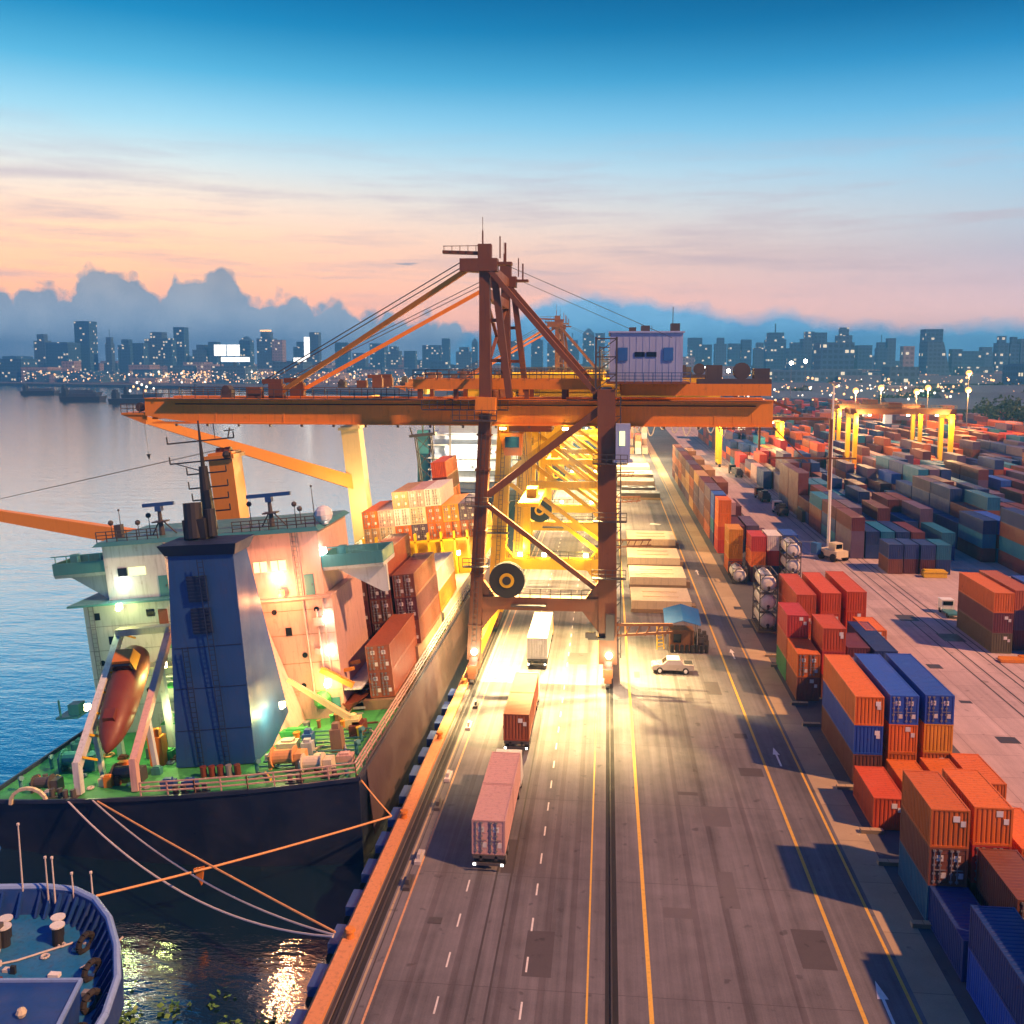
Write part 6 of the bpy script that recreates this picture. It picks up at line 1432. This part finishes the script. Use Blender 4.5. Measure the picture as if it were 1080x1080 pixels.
# bank of cloud low over the city: its top edge follows a profile of azimuth
def cloud(curve, rough_amp, colr, colr2, soft=.004, seed=0.0, puff=.03):
    global sky
    fc = nt.nodes.new('ShaderNodeFloatCurve'); cv = fc.mapping.curves[0]
    pts = curve
    while len(cv.points) < len(pts): cv.points.new(.5, .5)
    for p, (px, py) in zip(cv.points, pts):
        u = math.atan((px-640)/1000); p.location = ((u+.7)/1.4, (385-py)/200); p.handle_type = 'AUTO_CLAMPED'
    fc.mapping.update()
    nt.links.new(math_(nt, 'DIVIDE', math_(nt, 'ADD', az, .7), 1.4, True), fc.inputs['Value'])
    top = math_(nt, 'MULTIPLY', fc.outputs[0], .2)
    c2 = nt.nodes.new('ShaderNodeCombineXYZ'); nt.links.new(az, c2.inputs[0]); nt.links.new(tel, c2.inputs[1]); offs = nd(nt, 'ShaderNodeVectorMath', operation='ADD'); nt.links.new(c2.outputs[0], offs.inputs[0]); offs.inputs[1].default_value = (seed, seed*.7, 0)
    n = math_(nt, 'MULTIPLY', math_(nt, 'SUBTRACT', noise(nt, offs.outputs[0], 30, 5, .62, True), .5), rough_amp)
    for vs_, va_ in ((34.0, puff), (85.0, puff*.5)):
        vo = nd(nt, 'ShaderNodeTexVoronoi', Scale=vs_); vo.voronoi_dimensions = '2D'; nt.links.new(offs.outputs[0], vo.inputs['Vector'])
        n = math_(nt, 'ADD', n, math_(nt, 'MULTIPLY', math_(nt, 'SUBTRACT', .42, vo.outputs['Distance']), va_))
    d = math_(nt, 'SUBTRACT', math_(nt, 'ADD', top, n), tel)
    mr = nt.nodes.new('ShaderNodeMapRange'); mr.inputs['From Min'].default_value = 0; mr.inputs['From Max'].default_value = soft; nt.links.new(d, mr.inputs['Value'])
    g = nt.nodes.new('ShaderNodeMapRange'); g.inputs['From Min'].default_value = .02; g.inputs['From Max'].default_value = .09; nt.links.new(tel, g.inputs['Value'])
    shade = ramp(nt, noise(nt, offs.outputs[0], 22, 5, .6, True), [(.3, (.88, .95, 1.04)), (.7, (1.2, 1.2, 1.2))])
    cc = mixc(nt, 1.0, mixc(nt, g.outputs[0], colr2, colr), shade, 'MULTIPLY')
    sky = mixc(nt, mr.outputs[0], sky, cc)
cloud([(-60, 318), (0, 312), (55, 308), (72, 296), (105, 289), (135, 300), (152, 314), (166, 306), (172, 296), (182, 306), (200, 297), (225, 290), (245, 298), (262, 318), (285, 312), (318, 314), (326, 332), (345, 318), (375, 330), (420, 334), (455, 334), (500, 352), (560, 362), (640, 370), (760, 374), (1150, 376)], .022, srgb(132, 142, 162), srgb(122, 152, 186), .008, 0.0, .017)
cloud([(0, 384), (430, 376), (500, 346), (545, 330), (575, 312), (605, 306), (650, 308), (690, 316), (740, 322), (780, 330), (815, 326), (850, 334), (900, 340), (960, 344), (1010, 340), (1080, 348)], .014, srgb(112, 158, 204), srgb(92, 158, 210), .014, 3.3, .006)
wv = nd(nt, 'ShaderNodeCombineXYZ'); nt.links.new(math_(nt, 'MULTIPLY', math_(nt, 'SUBTRACT', az, math.atan((425-640)/1000)), 24.0), wv.inputs[0]); nt.links.new(math_(nt, 'MULTIPLY', math_(nt, 'SUBTRACT', tel, .104), 150.0), wv.inputs[1])
wl = nd(nt, 'ShaderNodeVectorMath', operation='LENGTH'); nt.links.new(wv.outputs[0], wl.inputs[0])
wn_ = math_(nt, 'ADD', wl.outputs['Value'], math_(nt, 'MULTIPLY', noise(nt, wv.outputs[0], 1.6, 4, .6, True), 1.4))
sky = mixc(nt, math_(nt, 'MULTIPLY', ramp(nt, wn_, [(.8, 1), (1.5, 0)]), .75), sky, srgb(120, 135, 165))
lift = ramp(nt, el, [(0.0, (2.4, 1.9, 1.6)), (P(345), (2.2, 1.85, 1.5)), (P(310), (1.9, 1.6, 1.28)), (P(270), (1.72, 1.48, 1.20)), (P(200), (1.45, 1.38, 1.26)), (P(130), (1.2, 1.28, 1.25)), (P(60), (.8, 1.05, 1.08)), (1.0, (.3, .92, 1.0))])
cool = mixc(nt, 1.0, sky, lift, 'MULTIPLY')
nt.links.new(cool, bg.inputs['Color']); bg.inputs['Strength'].default_value = 0.84

# ------------------------------------------------------------------ key light: stands in for unseen floodlights, warm from right, a little behind camera
sl = bpy.data.lights.new('key_floodlights', 'SUN'); sl.energy = 5.0; sl.angle = R(1.6); sl.color = (1.0, 0.47, 0.20)
so = bpy.data.objects.new('key_floodlights', sl); col.objects.link(so)
d = Vector((-0.84, 0.36, -0.82)); so.rotation_euler = d.to_track_quat('-Z', 'Y').to_euler()
for o in bpy.data.objects:
    if len(o.get('label', '').split()) > 16: print('LONG', o['label'])
print('containers', N_CONT[0], 'objects', len(bpy.data.objects))
